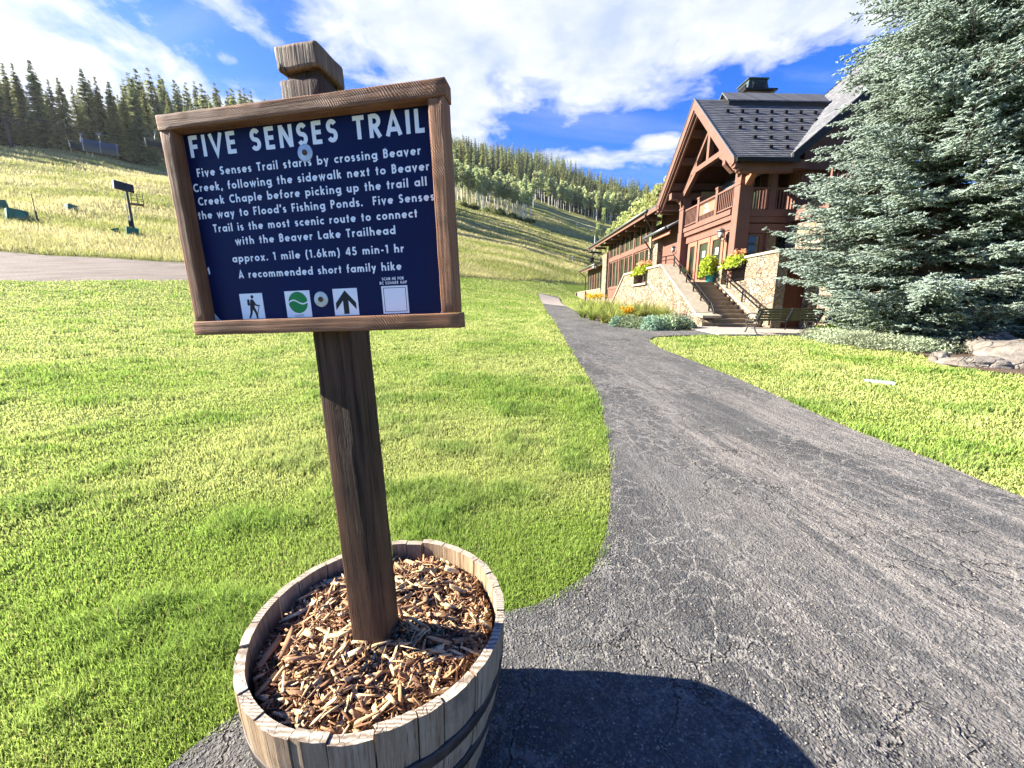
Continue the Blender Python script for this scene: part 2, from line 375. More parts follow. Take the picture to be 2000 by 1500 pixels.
# ---------------------------------------------------------------- ground materials
def m_lawn(t, b):
    p = t.coord('Object'); n1 = t.noise(p, .55, 5, .6); n2 = t.noise(p, 7, 4, .65); n3 = t.noise(t.mapping(p, scale=(1, 1, .3)), 55, 3, .7)
    c = t.ramp(t.math('ADD', t.math('MULTIPLY', n1, .5), t.math('MULTIPLY', n2, .5)), [(.32, (.14, .22, .025)), (.5, (.24, .33, .04)), (.68, (.36, .42, .07))])
    c = t.mix(.75, c, t.ramp(n3, [(.3, .25), (.7, 1.0)]), 'MULTIPLY')
    t.put(b.inputs['Base Color'], c); b.inputs['Roughness'].default_value = .9; b.inputs['Specular IOR Level'].default_value = .1
    t.put(b.inputs['Normal'], t.bump(t.math('ADD', n3, n2), 1.0, .05))
def m_meadow(t, b):
    p = t.coord('Object')
    n1 = t.noise(p, .035, 5, .6, .5); n2 = t.noise(t.mapping(p, scale=(.25, 1, 1.2), rot=(0, 0, R(12))), .30, 5, .65, .6); n3 = t.noise(p, 2.1, 4, .7); n4 = t.noise(t.mapping(p, scale=(1, 1, .35)), 9, 3, .7)
    f = t.math('ADD', t.math('MULTIPLY', n1, .45), t.math('ADD', t.math('MULTIPLY', n2, .35), t.math('MULTIPLY', n3, .2)))
    c = t.ramp(f, [(.36, (.20, .24, .06)), (.46, (.40, .40, .13)), (.55, (.58, .53, .22)), (.68, (.68, .60, .30))])
    c = t.mix(.55, c, t.ramp(n4, [(.3, .35), (.65, 1.1)]), 'MULTIPLY')
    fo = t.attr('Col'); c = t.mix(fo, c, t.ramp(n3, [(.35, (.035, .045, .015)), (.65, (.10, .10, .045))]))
    t.put(b.inputs['Base Color'], c); b.inputs['Roughness'].default_value = .95; b.inputs['Specular IOR Level'].default_value = .05
    h = t.math('ADD', t.math('MULTIPLY', n2, 1.6), t.math('ADD', n3, t.math('MULTIPLY', n4, .4)))
    t.put(b.inputs['Normal'], t.bump(h, .9, .55))
def m_road(t, b):
    p = t.coord('Object'); n1 = t.noise(t.mapping(p, scale=(1, .35, 1), rot=(0, 0, R(55))), .8, 5, .65); n2 = t.noise(p, 9, 4, .7)
    c = t.ramp(t.math('ADD', t.math('MULTIPLY', n1, .6), t.math('MULTIPLY', n2, .4)), [(.33, (.13, .10, .075)), (.5, (.25, .20, .16)), (.66, (.36, .30, .25))])
    t.put(b.inputs['Base Color'], c); b.inputs['Roughness'].default_value = .95; t.put(b.inputs['Normal'], t.bump(t.math('ADD', n1, n2), .8, .12))
def m_mulchbed(t, b):
    p = t.coord('Object'); n = t.noise(p, 30, 4, .7); n2 = t.noise(p, 3, 3)
    t.put(b.inputs['Base Color'], t.mix(.5, t.ramp(n, [(.3, (.05, .03, .02)), (.7, (.26, .17, .11))]), t.ramp(n2, [(.3, (.08, .05, .03)), (.7, (.24, .17, .12))])))
    b.inputs['Roughness'].default_value = .95; t.put(b.inputs['Normal'], t.bump(n, 1, .05))
def m_asphalt(t, b):
    p = t.coord('Object'); x, y, _ = t.sep(p)
    wob = t.vmath('ADD', p, t.vmath('MULTIPLY', t.noise(p, 22, 3, .6, 0, 'Color'), (.05, .05, .05)))
    peb = t.voro(wob, 74, 'F1'); peb2 = t.voro(wob, 150, 'F1'); fine = t.noise(p, 260, 3, .7); lump = t.noise(p, 30, 5, .72, .4); big = t.noise(p, 1.1, 5, .62)
    # pale worn streaks where the binder has gone, along the right half near the sign
    ps = t.mapping(p, rot=(0, 0, R(-7)))
    st = t.noise(t.mapping(ps, scale=(9, 1.2, 1)), 1.0, 6, .72, .9); st2 = t.noise(t.mapping(ps, scale=(2.4, .42, 1)), 1.0, 4, .6, .6)
    grain = t.noise(t.mapping(ps, scale=(46, 20, 1)), 1.0, 4, .75, .5)
    zone = t.math('MULTIPLY', t.ramp(t.math('DIVIDE', x, 4.0), [(.18, .12), (.45, 1.0)]), t.ramp(t.math('DIVIDE', y, 12.0), [(.25, 1.0), (.75, .25)]))
    wear = t.math('MULTIPLY', t.math('MULTIPLY', t.ramp(st2, [(.42, 0.0), (.56, 1.0)]), zone), t.ramp(t.math('ADD', t.math('MULTIPLY', st, .55), t.math('MULTIPLY', grain, .45)), [(.43, 0.0), (.55, 1.0)]))
    dust = t.ramp(t.noise(t.mapping(ps, scale=(1.5, .5, 1), loc=(3, 1, 0)), 1.0, 3, .5), [(.55, 0.0), (.68, .55)])
    q = t.vmath('ADD', p, t.vmath('MULTIPLY', t.noise(p, 3.2, 5, .65, 0, 'Color'), (.40, .40, .40)))
    c1 = t.voro(q, 2.6, 'DISTANCE_TO_EDGE'); c2 = t.voro(q, 6.2, 'DISTANCE_TO_EDGE')
    where = t.ramp(t.noise(p, .85, 3, .6), [(.44, 0.0), (.58, 1.0)]); where2 = t.ramp(t.noise(t.mapping(p, loc=(7, 3, 0)), .9, 3, .6), [(.36, 0.0), (.52, 1.0)])
    k1 = t.math('MULTIPLY', t.ramp(c1, [(.0, 1.0), (.020, .0)]), where); k2 = t.math('MULTIPLY', t.ramp(c2, [(.0, 1.0), (.065, .0)]), where2)
    rim = t.math('MULTIPLY', t.ramp(c1, [(.008, 0.0), (.02, 1.0), (.05, .0)]), where)
    base = t.ramp(t.math('ADD', t.math('MULTIPLY', big, .55), t.math('MULTIPLY', lump, .45)), [(.36, (.098, .098, .095)), (.5, (.160, .160, .154)), (.64, (.245, .242, .230))])
    base = t.mix(.6, base, t.ramp(peb, [(.06, 1.25), (.30, 1.0), (.56, .42)]), 'MULTIPLY')
    base = t.mix(.5, base, t.ramp(fine, [(.3, .45), (.68, 1.4)]), 'MULTIPLY')
    base = t.mix(dust, base, (.21, .195, .175))
    base = t.mix(t.math('MULTIPLY', wear, .85), base, (.40, .362, .318))
    base = t.mix(t.math('MULTIPLY', rim, .6), base, (.38, .35, .31))
    base = t.mix(t.math('MULTIPLY', k2, .8), base, (.40, .375, .335))
    base = t.mix(t.math('MULTIPLY', k1, .85), base, (.035, .033, .032))
    t.put(b.inputs['Base Color'], base); b.inputs['Roughness'].default_value = .85; b.inputs['Specular IOR Level'].default_value = .25
    h = t.math('ADD', t.math('MULTIPLY', t.math('SUBTRACT', 1.0, peb), .8), t.math('ADD', t.math('MULTIPLY', lump, 1.3), t.math('ADD', t.math('MULTIPLY', fine, .2), t.math('MULTIPLY', t.math('SUBTRACT', 1.0, peb2), .35))))
    h = t.math('SUBTRACT', t.math('ADD', h, t.math('MULTIPLY', wear, .25)), t.math('ADD', t.math('MULTIPLY', k1, 1.5), t.math('MULTIPLY', k2, .35))); h = t.math('ADD', h, t.math('MULTIPLY', grain, .2))
    t.put(b.inputs['Normal'], t.bump(h, 1.0, .016))
def m_concrete(t, b):
    p = t.coord('Object'); n = t.noise(p, 2.5, 5, .6); n2 = t.noise(p, 60, 3, .7)
    t.put(b.inputs['Base Color'], t.mix(.3, t.ramp(n, [(.3, (.42, .36, .30)), (.7, (.56, .49, .42))]), t.ramp(n2, [(.3, .6), (.7, 1.0)]), 'MULTIPLY'))
    b.inputs['Roughness'].default_value = .85; t.put(b.inputs['Normal'], t.bump(n2, .3, .004))
LAWN_M = mat('turf', m_lawn); MEADOW_M = mat('meadow_grass_ground', m_meadow); ROAD_M = mat('gravel_road', m_road)
BED_M = mat('bark_mulch_bed', m_mulchbed); ASPHALT_M = mat('worn_asphalt', m_asphalt); CONC_M = mat('pavement_concrete', m_concrete)

# ---------------------------------------------------------------- ground sheets: lawn, road, hill share their edges
def bearing(px): return math.atan((px - 1000) / 765 * .985)
edge_r = lambda t: np.interp(t, [bearing(p) for p in (860, 900, 1045, 1160, 1260, 1400)], [235, 230, 285, 285, 300, 320])
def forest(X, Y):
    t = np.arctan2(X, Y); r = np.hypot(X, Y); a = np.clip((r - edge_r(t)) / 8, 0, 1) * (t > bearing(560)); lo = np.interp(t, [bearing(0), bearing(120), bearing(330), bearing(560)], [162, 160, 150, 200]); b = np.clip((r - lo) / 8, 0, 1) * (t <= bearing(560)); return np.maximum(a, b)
def ring_sheet(name, rin, rout, nr, m, th, logs=True, col=False):
    T = th; n = len(T); V = np.empty((nr, n, 3))
    for i in range(nr):
        f = i / (nr - 1)
        r = np.exp(np.log(rin) * (1 - f) + np.log(rout) * f) if logs else rin * (1 - f) + rout * f
        X = np.sin(T) * r; Y = np.cos(T) * r; V[i, :, 0] = X; V[i, :, 1] = Y; V[i, :, 2] = ground(X, Y)
    idx = np.arange(nr * n).reshape(nr, n)
    F = np.stack([idx[:-1, :-1], idx[:-1, 1:], idx[1:, 1:], idx[1:, :-1]], -1).reshape(-1, 4)[:, ::-1]
    V = V.reshape(-1, 3); o = np_mesh(name, V, F, m, smooth=True, col=np.repeat(forest(V[:, 0], V[:, 1])[:, None], 3, 1) if col else None); return tag(o, kind='structure')
TH = np.concatenate([np.linspace(-math.pi, -1.3, 40)[:-1], np.linspace(-1.3, 1.3, 520), np.linspace(1.3, math.pi, 40)[1:]])
ring_sheet('lawn', np.full(len(TH), .15), lawn_r(TH), 150, LAWN_M, TH)
ring_sheet('dirt_road', lawn_r(TH), road_r(TH), 14, ROAD_M, TH, False)
ring_sheet('hill', road_r(TH), np.full(len(TH), 880.0), 190, MEADOW_M, TH, True, True)

def strip(name, L, Rr, n, m, lift, mat_, uvrot=0):
    L, s = resample(L, n); Rr, s2 = resample(Rr, n); V = []; U = []
    for i in range(n):
        for k in range(m):
            f = k / (m - 1); p = L[i] * (1 - f) + Rr[i] * f
            V.append((p[0], p[1])); U.append((f * np.linalg.norm(Rr[i] - L[i]) , (s[i] + s2[i]) / 2))
    V = np.array(V); z = ground(V[:, 0], V[:, 1]); r = np.hypot(V[:, 0], V[:, 1]); z = z + lift + .0012 * r
    mb = MB(); fs = []; uv = []
    for i in range(n - 1):
        for k in range(m - 1):
            q = (i * m + k, i * m + k + 1, (i + 1) * m + k + 1, (i + 1) * m + k); fs.append(q); uv.append([U[j] for j in q])
    mb.add([(V[i, 0], V[i, 1], z[i]) for i in range(len(V))], fs, 0, uv)
    return tag(mb.build(name, mat_, None, True), kind='structure')
strip('pavement', catmull([(2.2, 29.0), (2.4, 33), (2.6, 40)], .1), catmull([(3.9, 28.6), (4.1, 33), (4.7, 40)], .1), 40, 6, .022, CONC_M)
def poly_sheet(name, poly, lift, mat_, cell=.25, thick=0.0, grow=0.0):
    """outline filled with a grid-cut sheet that follows the ground"""
    bm = bmesh.new(); vs = [bm.verts.new((p[0], p[1], 0)) for p in poly]; bm.faces.new(vs)
    lo = np.min(poly, 0); hi = np.max(poly, 0)
    for ax in (0, 1):
        for c in np.arange(lo[ax] + cell, hi[ax], cell):
            co = [0, 0, 0]; co[ax] = c; no = [0, 0, 0]; no[ax] = 1
            bmesh.ops.bisect_plane(bm, geom=bm.verts[:] + bm.edges[:] + bm.faces[:], plane_co=co, plane_no=no)
    P = np.array([v.co[:2] for v in bm.verts]); z = ground(P[:, 0], P[:, 1])
    for v, q in zip(bm.verts, z): v.co.z = q + lift + grow * math.hypot(v.co.x, v.co.y)
    bm.normal_update()
    for f in bm.faces:
        if f.normal.z < 0: f.normal_flip()
    if thick:
        e = [x for x in bm.edges if x.is_boundary]; r = bmesh.ops.extrude_edge_only(bm, edges=e)
        for v in r['geom']:
            if isinstance(v, bmesh.types.BMVert): v.co.z -= thick
    uvl = bm.loops.layers.uv.new('UVMap')
    for f in bm.faces:
        for l in f.loops: l[uvl].uv = (l.vert.co.x, l.vert.co.y)
    me = bpy.data.meshes.new(name); bm.to_mesh(me); bm.free(); me.materials.append(mat_)
    return tag(link(bpy.data.objects.new(name, me)), kind='structure')
poly_sheet('path', PATH_POLY, .012, ASPHALT_M, .35, 0.0, .0012)
poly_sheet('path', BRANCH, .030, ASPHALT_M, .2)
poly_sheet('pavement', SLAB, .05, CONC_M, .3, .12)
poly_sheet('ground', BED_L, .035, BED_M, .3)
poly_sheet('ground', BED_R, .035, BED_M, .4)
# ---------------------------------------------------------------- wood
def wood(axis, dark, light, weather=0.0, saw=0.0, scale=1.0):
    """grain runs along `axis` of the object's own coordinates"""
    def fn(t, b):
        bd = .0042 if saw > .5 else .0028
        p = t.coord('Object'); sc = [(75 if saw > .5 else 46) * scale] * 3; sc[axis] = 2.6 * scale
        g = t.noise(t.mapping(p, scale=sc), 1.0, 6, .68, .8); sc2 = [230 * scale] * 3; sc2[axis] = 6 * scale
        g2 = t.noise(t.mapping(p, scale=sc2), 1.0, 3, .7); blot = t.noise(p, 6 * scale, 4, .6)
        f = t.math('ADD', t.math('MULTIPLY', g, .45), t.math('ADD', t.math('MULTIPLY', g2, .33), t.math('MULTIPLY', blot, .22)))
        c = t.ramp(f, [(.36, dark), (.62, light)])
        h = t.math('ADD', t.math('MULTIPLY', g, .6), t.math('MULTIPLY', g2, .4))
        if weather:
            crack = t.ramp(g, [(.34, 1.0), (.43, 0.0)]); c = t.mix(t.math('MULTIPLY', crack, weather), c, (.02, .015, .01))
            h = t.math('SUBTRACT', h, t.math('MULTIPLY', crack, 1.2))
        if saw:
            w = t.new('ShaderNodeTexWave', bands_direction='DIAGONAL'); t.put(w.inputs['Vector'], t.vmath('ADD', p, t.vmath('MULTIPLY', t.noise(p, 7, 3, .5, 0, 'Color'), (.05, .05, .05))))
            w.inputs['Scale'].default_value = 120; w.inputs['Distortion'].default_value = 1.5; w.inputs['Detail'].default_value = 2
            m = t.math('MULTIPLY', w.outputs['Fac'], t.ramp(t.noise(p, 9, 3), [(.38, .15), (.58, 1.0)])); h = t.math('ADD', h, t.math('MULTIPLY', m, saw * .6)); c = t.mix(t.math('MULTIPLY', t.math('SUBTRACT', 1.0, m), .28 * saw), c, dark)
        t.put(b.inputs['Base Color'], c); b.inputs['Roughness'].default_value = .72; b.inputs['Specular IOR Level'].default_value = .25
        t.put(b.inputs['Normal'], t.bump(h, .9, bd / scale))
    return fn
FRAME_H = mat('stained_frame_wood_across', wood(0, (.17, .066, .028), (.60, .28, .13), .0, .55))
FRAME_V = mat('stained_frame_wood_up', wood(2, (.17, .066, .028), (.60, .28, .13), .0, .55))
POST_M = mat('dark_post_wood', wood(2, (.032, .016, .009), (.165, .085, .047), .7, .35))
CAP_M = mat('weathered_post_top_wood', wood(2, (.085, .05, .03), (.42, .28, .175), 1.0, 0))
def m_panel(t, b):
    p = t.coord('Object'); v = t.ramp(t.voro(p, 210, 'F1'), [(.04, 1.0), (.10, 0.0)]); v = t.math('MULTIPLY', v, t.ramp(t.noise(p, 24, 3), [(.5, 0.0), (.68, 1.0)]))
    n = t.noise(p, 5, 4, .6); c = t.ramp(n, [(.3, (.005, .010, .060)), (.7, (.008, .018, .095))])
    t.put(b.inputs['Base Color'], t.mix(t.math('MULTIPLY', v, .35), c, (.35, .38, .45))); t.put(b.inputs['Roughness'], t.ramp(n, [(.3, .42), (.7, .6)])); b.inputs['Specular IOR Level'].default_value = .14
PANEL_M = mat('navy_sign_sheet', m_panel); WHITE_M = mat('white_vinyl', base=(.90, .90, .89), rough=.5, tone=1); BLACK_M = mat('black_vinyl', base=(.012, .016, .018), rough=.5)
GREEN_M = mat('green_vinyl', base=(.012, .36, .075), rough=.5)
def m_zinc(t, b):
    n = t.noise(t.coord('Object'), 90, 3); t.put(b.inputs['Base Color'], t.ramp(n, [(.3, (.5, .52, .5)), (.7, (.78, .8, .78))])); b.inputs['Metallic'].default_value = .6; t.put(b.inputs['Roughness'], t.ramp(n, [(.3, .3), (.7, .5)]))
ZINC_M = mat('zinc_washer', m_zinc); SCREW_M = mat('rusty_screw', base=(.18, .10, .06), rough=.5, metal=.6)

# ---------------------------------------------------------------- geometric lettering
def arc(cx, cy, rx, ry, a0, a1, n=14): return [(cx + rx * math.cos(R(a0 + (a1 - a0) * i / n)), cy + ry * math.sin(R(a0 + (a1 - a0) * i / n))) for i in range(n + 1)]
X_ = .66; S_ = .19; H_ = S_ / 2; O = X_ / 2; RO = O - H_
def ring(cx): return arc(cx, O, RO + .015, RO, 0, 360, 26)
def dot(x, y): return [(x - H_ * 1.05, y), (x + H_ * 1.05, y)]
def S(w, h, s=H_):
    ry = (h - 2 * s) / 4
    return arc(w / 2, h - s - ry, w / 2 - s, ry, 25, 270, 12) + arc(w / 2, s + ry, w / 2 - s, ry, 90, -155, 12)[1:]
GL = {  # capital height 1: (advance, strokes)
    'A': (.74, [[(.06, 0), (.37, .95), (.68, 0)], [(.2, .27), (.54, .27)]]), 'B': (.58, [[(.1, 0), (.1, 1)], [(.1, .913), (.28, .913)] + arc(.28, .73, .19, .183, 90, -90) + [(.1, .547)], [(.28, .547)] + arc(.3, .317, .2, .23, 90, -90) + [(.1, .087)]]),
    'C': (.72, [arc(.46, .5, .37, .415, 48, 312, 22)]), 'E': (.54, [[(.1, 0), (.1, 1)], [(.1, .913), (.5, .913)], [(.1, .51), (.47, .51)], [(.1, .087), (.5, .087)]]),
    'F': (.52, [[(.1, 0), (.1, 1)], [(.1, .913), (.5, .913)], [(.1, .49), (.46, .49)]]), 'I': (.2, [[(.1, 0), (.1, 1)]]), 'L': (.47, [[(.1, 0), (.1, 1)], [(.1, .087), (.45, .087)]]),
    'M': (.86, [[(.09, 0), (.2, .93), (.43, .2), (.66, .93), (.77, 0)]]), 'N': (.72, [[(.1, 0), (.1, 1)], [(.12, .97), (.6, .03)], [(.62, 0), (.62, 1)]]), 'O': (.86, [arc(.43, .5, .36, .415, 0, 360, 30)]),
    'P': (.56, [[(.1, 0), (.1, 1)], [(.1, .913), (.28, .913)] + arc(.28, .7, .2, .213, 90, -90) + [(.1, .487)]]), 'R': (.6, [[(.1, 0), (.1, 1)], [(.1, .913), (.28, .913)] + arc(.28, .7, .2, .213, 90, -90) + [(.1, .487)], [(.26, .49), (.52, 0)]]),
    'S': (.56, [S(.54, 1)]), 'T': (.56, [[(.0, .913), (.56, .913)], [(.28, 0), (.28, .9)]]), 'U': (.66, [[(.1, 1), (.1, .34)] + arc(.33, .34, .23, .255, 180, 360) + [(.56, 1)]]), 'V': (.72, [[(.06, 1), (.36, .06), (.66, 1)]]), 'Y': (.66, [[(.06, 1), (.33, .5), (.6, 1)], [(.33, .52), (.33, 0)]]),
    'a': (.68, [ring(.33), [(.6, 0), (.6, X_)]]), 'b': (.68, [[(.09, 0), (.09, 1.04)], ring(.36)]), 'c': (.52, [arc(.33, O, RO + .015, RO, 48, 312, 18)]), 'd': (.68, [ring(.33), [(.6, 0), (.6, 1.04)]]),
    'e': (.64, [arc(.33, O, RO + .015, RO, 0, 318, 20), [(.1, O), (.6, O)]]), 'f': (.36, [[(.15, 0), (.15, .74)] + arc(.33, .76, .18, .2, 180, 85, 8), [(.0, .585), (.36, .585)]]),
    'g': (.68, [ring(.33), [(.6, X_), (.6, -.03)] + arc(.35, -.03, .25, .19, 0, -140, 10)]), 'h': (.62, [[(.09, 0), (.09, 1.04)], [(.09, .33)] + arc(.31, .36, .21, .215, 180, 0, 12) + [(.52, 0)]]),
    'i': (.19, [[(.09, 0), (.09, X_)], [(.09, .8), (.09, .98)]]), 'k': (.56, [[(.09, 0), (.09, 1.04)], [(.1, .3), (.46, .66)], [(.22, .4), (.5, 0)]]), 'l': (.19, [[(.09, 0), (.09, 1.04)]]),
    'm': (.96, [[(.09, 0), (.09, X_)], [(.09, .33)] + arc(.28, .36, .185, .215, 180, 0, 12) + [(.47, 0)], [(.47, .33)] + arc(.66, .36, .19, .215, 180, 0, 12) + [(.85, 0)]]), 'n': (.62, [[(.09, 0), (.09, X_)], [(.09, .33)] + arc(.31, .36, .21, .215, 180, 0, 12) + [(.52, 0)]]),
    'o': (.66, [ring(.33)]), 'p': (.68, [[(.09, -.28), (.09, X_)], ring(.36)]), 'r': (.38, [[(.09, 0), (.09, X_)], [(.09, .34)] + arc(.33, .37, .22, .2, 170, 78, 8)]), 's': (.44, [S(.42, X_, .075)]),
    't': (.36, [[(.18, 0), (.18, .9)], [(.0, .585), (.36, .585)]]), 'u': (.62, [[(.09, X_), (.09, .3)] + arc(.3, .3, .21, .215, 180, 360, 12) + [(.51, X_)], [(.52, 0), (.52, X_)]]), 'v': (.58, [[(.05, X_), (.28, .06), (.51, X_)]]),
    'w': (.86, [[(.05, X_), (.24, .08), (.42, .6), (.6, .08), (.79, X_)]]), 'x': (.58, [[(.05, 0), (.5, X_)], [(.05, X_), (.5, 0)]]), 'y': (.58, [[(.05, X_), (.29, .08)], [(.51, X_), (.18, -.28)]]),
    '.': (.2, [[(.09, 0), (.09, .19)]]), ',': (.2, [[(.12, .19), (.04, -.14)]]), "'": (.2, [[(.12, 1.02), (.07, .68)]]), '(': (.36, [arc(.42, .4, .30, .68, 115, 245, 12)]), ')': (.36, [arc(-.06, .4, .30, .68, 65, -65, 12)]), '-': (.36, [[(.03, .36), (.33, .36)]]),
    '1': (.36, [[(.24, 0), (.24, 1)], [(.02, .82), (.24, .93)]]), '4': (.66, [[(.5, 0), (.5, 1)], [(.48, .96), (.08, .3)], [(.03, .26), (.64, .26)]]), '5': (.6, [[(.5, .913), (.17, .913), (.12, .55)], [(.12, .55)] + arc(.27, .32, .24, .245, 120, -150, 14)]),
    '6': (.62, [arc(.31, .3, .23, .22, 0, 360, 20), [(.4, .98), (.1, .4)]]), ' ': (.34, [])}
def ribbon(mb, pts, w, place, z):
    n = len(pts); closed = n > 3 and math.dist(pts[0], pts[-1]) < 1e-6; L = []; Rr = []
    for i in range(n):
        def dirn(a, b): d = (b[0] - a[0], b[1] - a[1]); k = math.hypot(*d) or 1; return (d[0] / k, d[1] / k)
        d0 = dirn(pts[i - 1], pts[i]) if i else (dirn(pts[-2], pts[0]) if closed else None); d1 = dirn(pts[i], pts[i + 1]) if i < n - 1 else (dirn(pts[0], pts[1]) if closed else None)
        d0 = d0 or d1; d1 = d1 or d0; nx, ny = -(d0[1] + d1[1]), d0[0] + d1[0]; k = math.hypot(nx, ny) or 1; nx /= k; ny /= k
        c = max(.42, nx * -d0[1] + ny * d0[0]); h = w / 2 / c; L.append((pts[i][0] + nx * h, pts[i][1] + ny * h)); Rr.append((pts[i][0] - nx * h, pts[i][1] - ny * h))
    vs = [place(*q, z) for q in L] + [place(*q, z) for q in Rr]; mb.add(vs, [(n + i, n + i + 1, i + 1, i) for i in range(n - 1)])
def lettering(text, u0, u1, v, cap, parent, wgt=S_, z=.0262):
    raw = sum(GL[c][0] for c in text); gaps = len(text) - 1; target = (u1 - u0) / cap; sp = (target - raw) / gaps if gaps else 0
    sx = 1.0
    if sp < .06: sp = .06; sx = target / (raw + sp * gaps)
    elif sp > .22: sx = target / (raw + .22 * gaps); sp = .22
    mb = MB(); x = 0
    for c in text:
        adv, st = GL[c]
        for k, s in enumerate(st): ribbon(mb, [((x + a) * sx * cap, b * cap) for a, b in s], wgt * cap, lambda a, b, z_: (u0 + a, z_, v + b), z - .00012 * k)
        x += adv + sp
    return mb.build('lettering', WHITE_M, parent)

# ---------------------------------------------------------------- trail sign on its post
SM = Matrix(((0.98759, 0.15315, -0.03473), (-0.15306, 0.9882, 0.00538), (0.03514, 0.0, 0.99938)))
SC = Vector((-0.4158, 0.84, 1.5181)); BASE_V = -1.12
sign = bpy.data.objects.new('trail_sign', None); link(sign)
sign.matrix_world = Matrix.Translation(SC + SM @ Vector((0, .08, BASE_V))) @ SM.to_4x4()
tag(sign, 'navy trail information sign in brown timber frame on leaning post in the barrel', 'sign')
def sg(mb, name, m, parent=None, smooth=False):     # built in board coordinates, then moved to the post base
    o = mb.build(name, m, parent or sign, smooth)
    if parent is None: o.location = (0, -.08, -BASE_V)
    return o
def rough_box(mb, p0, p1, n=(6, 6, 10), amp=.0012, seed=1, bev=.004):
    """timber with slightly wandering faces and worn edges"""
    bm = bmesh.new(); bmesh.ops.create_cube(bm, size=1); lo = Vector(p0); hi = Vector(p1)
    for v in bm.verts: v.co = Vector([lo[i] + (v.co[i] + .5) * (hi[i] - lo[i]) for i in range(3)])
    bmesh.ops.bevel(bm, geom=bm.edges[:], offset=bev, segments=2, affect='EDGES', profile=.6)
    for ax in range(3):
        for k in range(1, n[ax]):
            co = [0, 0, 0]; co[ax] = lo[ax] + (hi[ax] - lo[ax]) * k / n[ax]; no = [0, 0, 0]; no[ax] = 1
            bmesh.ops.bisect_plane(bm, geom=bm.verts[:] + bm.edges[:] + bm.faces[:], plane_co=co, plane_no=no)
    rr = random.Random(seed)
    from mathutils import noise as mn
    for v in bm.verts: v.co += mn.noise_vector(v.co * 23 + Vector((seed, 0, 0))) * amp
    bm.verts.index_update(); mb.add([v.co.copy() for v in bm.verts], [tuple(v.index for v in f.verts) for f in bm.faces]); bm.free()
W2, H2, D = .3065, .2228, .038
mb = MB(); rough_box(mb, (-W2, 0, .1935), (W2, D, H2), (24, 2, 3), .0010, 1, .0018); sg(mb, 'frame_rail', FRAME_H, None, True)
mb = MB(); rough_box(mb, (-W2, -.002, -H2), (W2 + .002, D, -.1925), (24, 2, 3), .0010, 2, .0018); sg(mb, 'frame_rail', FRAME_H, None, True)
mb = MB(); rough_box(mb, (-W2 + .003, .001, -.192), (-.2765, D - .001, .193), (3, 2, 20), .0010, 3, .0018); sg(mb, 'frame_rail', FRAME_V, None, True)
mb = MB(); rough_box(mb, (.2712, .001, -.192), (W2 - .003, D - .001, .193), (3, 2, 20), .0010, 4, .0018); sg(mb, 'frame_rail', FRAME_V, None, True)
mb = MB(); mb.box((-.279, .0268, -.195), (.274, .034, .196)); panel = sg(mb, 'panel', PANEL_M)
for txt, u0, u1, v, cap, w in [
    ('FIVE SENSES TRAIL', -.2655, .2545, .148, .0415, .20), ('Five Senses Trail starts by crossing Beaver', -.2585, .2425, .110, .0163, .20),
    ('Creek, following the sidewalk next to Beaver', -.2735, .2574, .081, .0163, .20), ('Creek Chaple before picking up the trail all', -.2675, .2502, .0536, .0163, .20),
    ("the way to Flood's Fishing Ponds.  Five Senses", -.2735, .2635, .0258, .0163, .20), ('Trail is the most scenic route to connect', -.2416, .2257, -.003, .0163, .20),
    ('with the Beaver Lake Trailhead', -.1925, .1767, -.0318, .0163, .20), ('approx. 1 mile (1.6km) 45 min-1 hr', -.2068, .1915, -.0677, .0163, .20),
    ('A recommended short family hike', -.1977, .1828, -.1022, .0163, .20), ('SCAN ME FOR', .1379, .1861, -.1215, .0058, .19), ('BC SUMMER MAP', .1323, .1923, -.1297, .0058, .19)]:
    lettering(txt, u0, u1, v, cap, panel, w)
def flat(polys, name, m, parent, z, th=.0004):
    mb = MB()
    for p in polys: mb.prism(p, 1, z, z - th)
    return mb.build(name, m, parent)
def rect(u0, v0, u1, v1): return [(u0, v0), (u1, v0), (u1, v1), (u0, v1)]
ZP = .0268
st1 = flat([rect(-.2048, -.191, -.1478, -.1355)], 'hiker_plate', WHITE_M, panel, ZP)
def cap_poly(a, b, w0, w1=None, n=6):
    w1 = w1 or w0; d = math.atan2(b[1] - a[1], b[0] - a[0])
    return arc(a[0], a[1], w0, w0, math.degrees(d) + 90, math.degrees(d) + 270, n) + arc(b[0], b[1], w1, w1, math.degrees(d) - 90, math.degrees(d) + 90, n)
hx, hy = -.176, -.1632; K = .0405
def hk(*seg): return [(hx + x * K, hy + y * K) for x, y in seg]
mbh = MB()
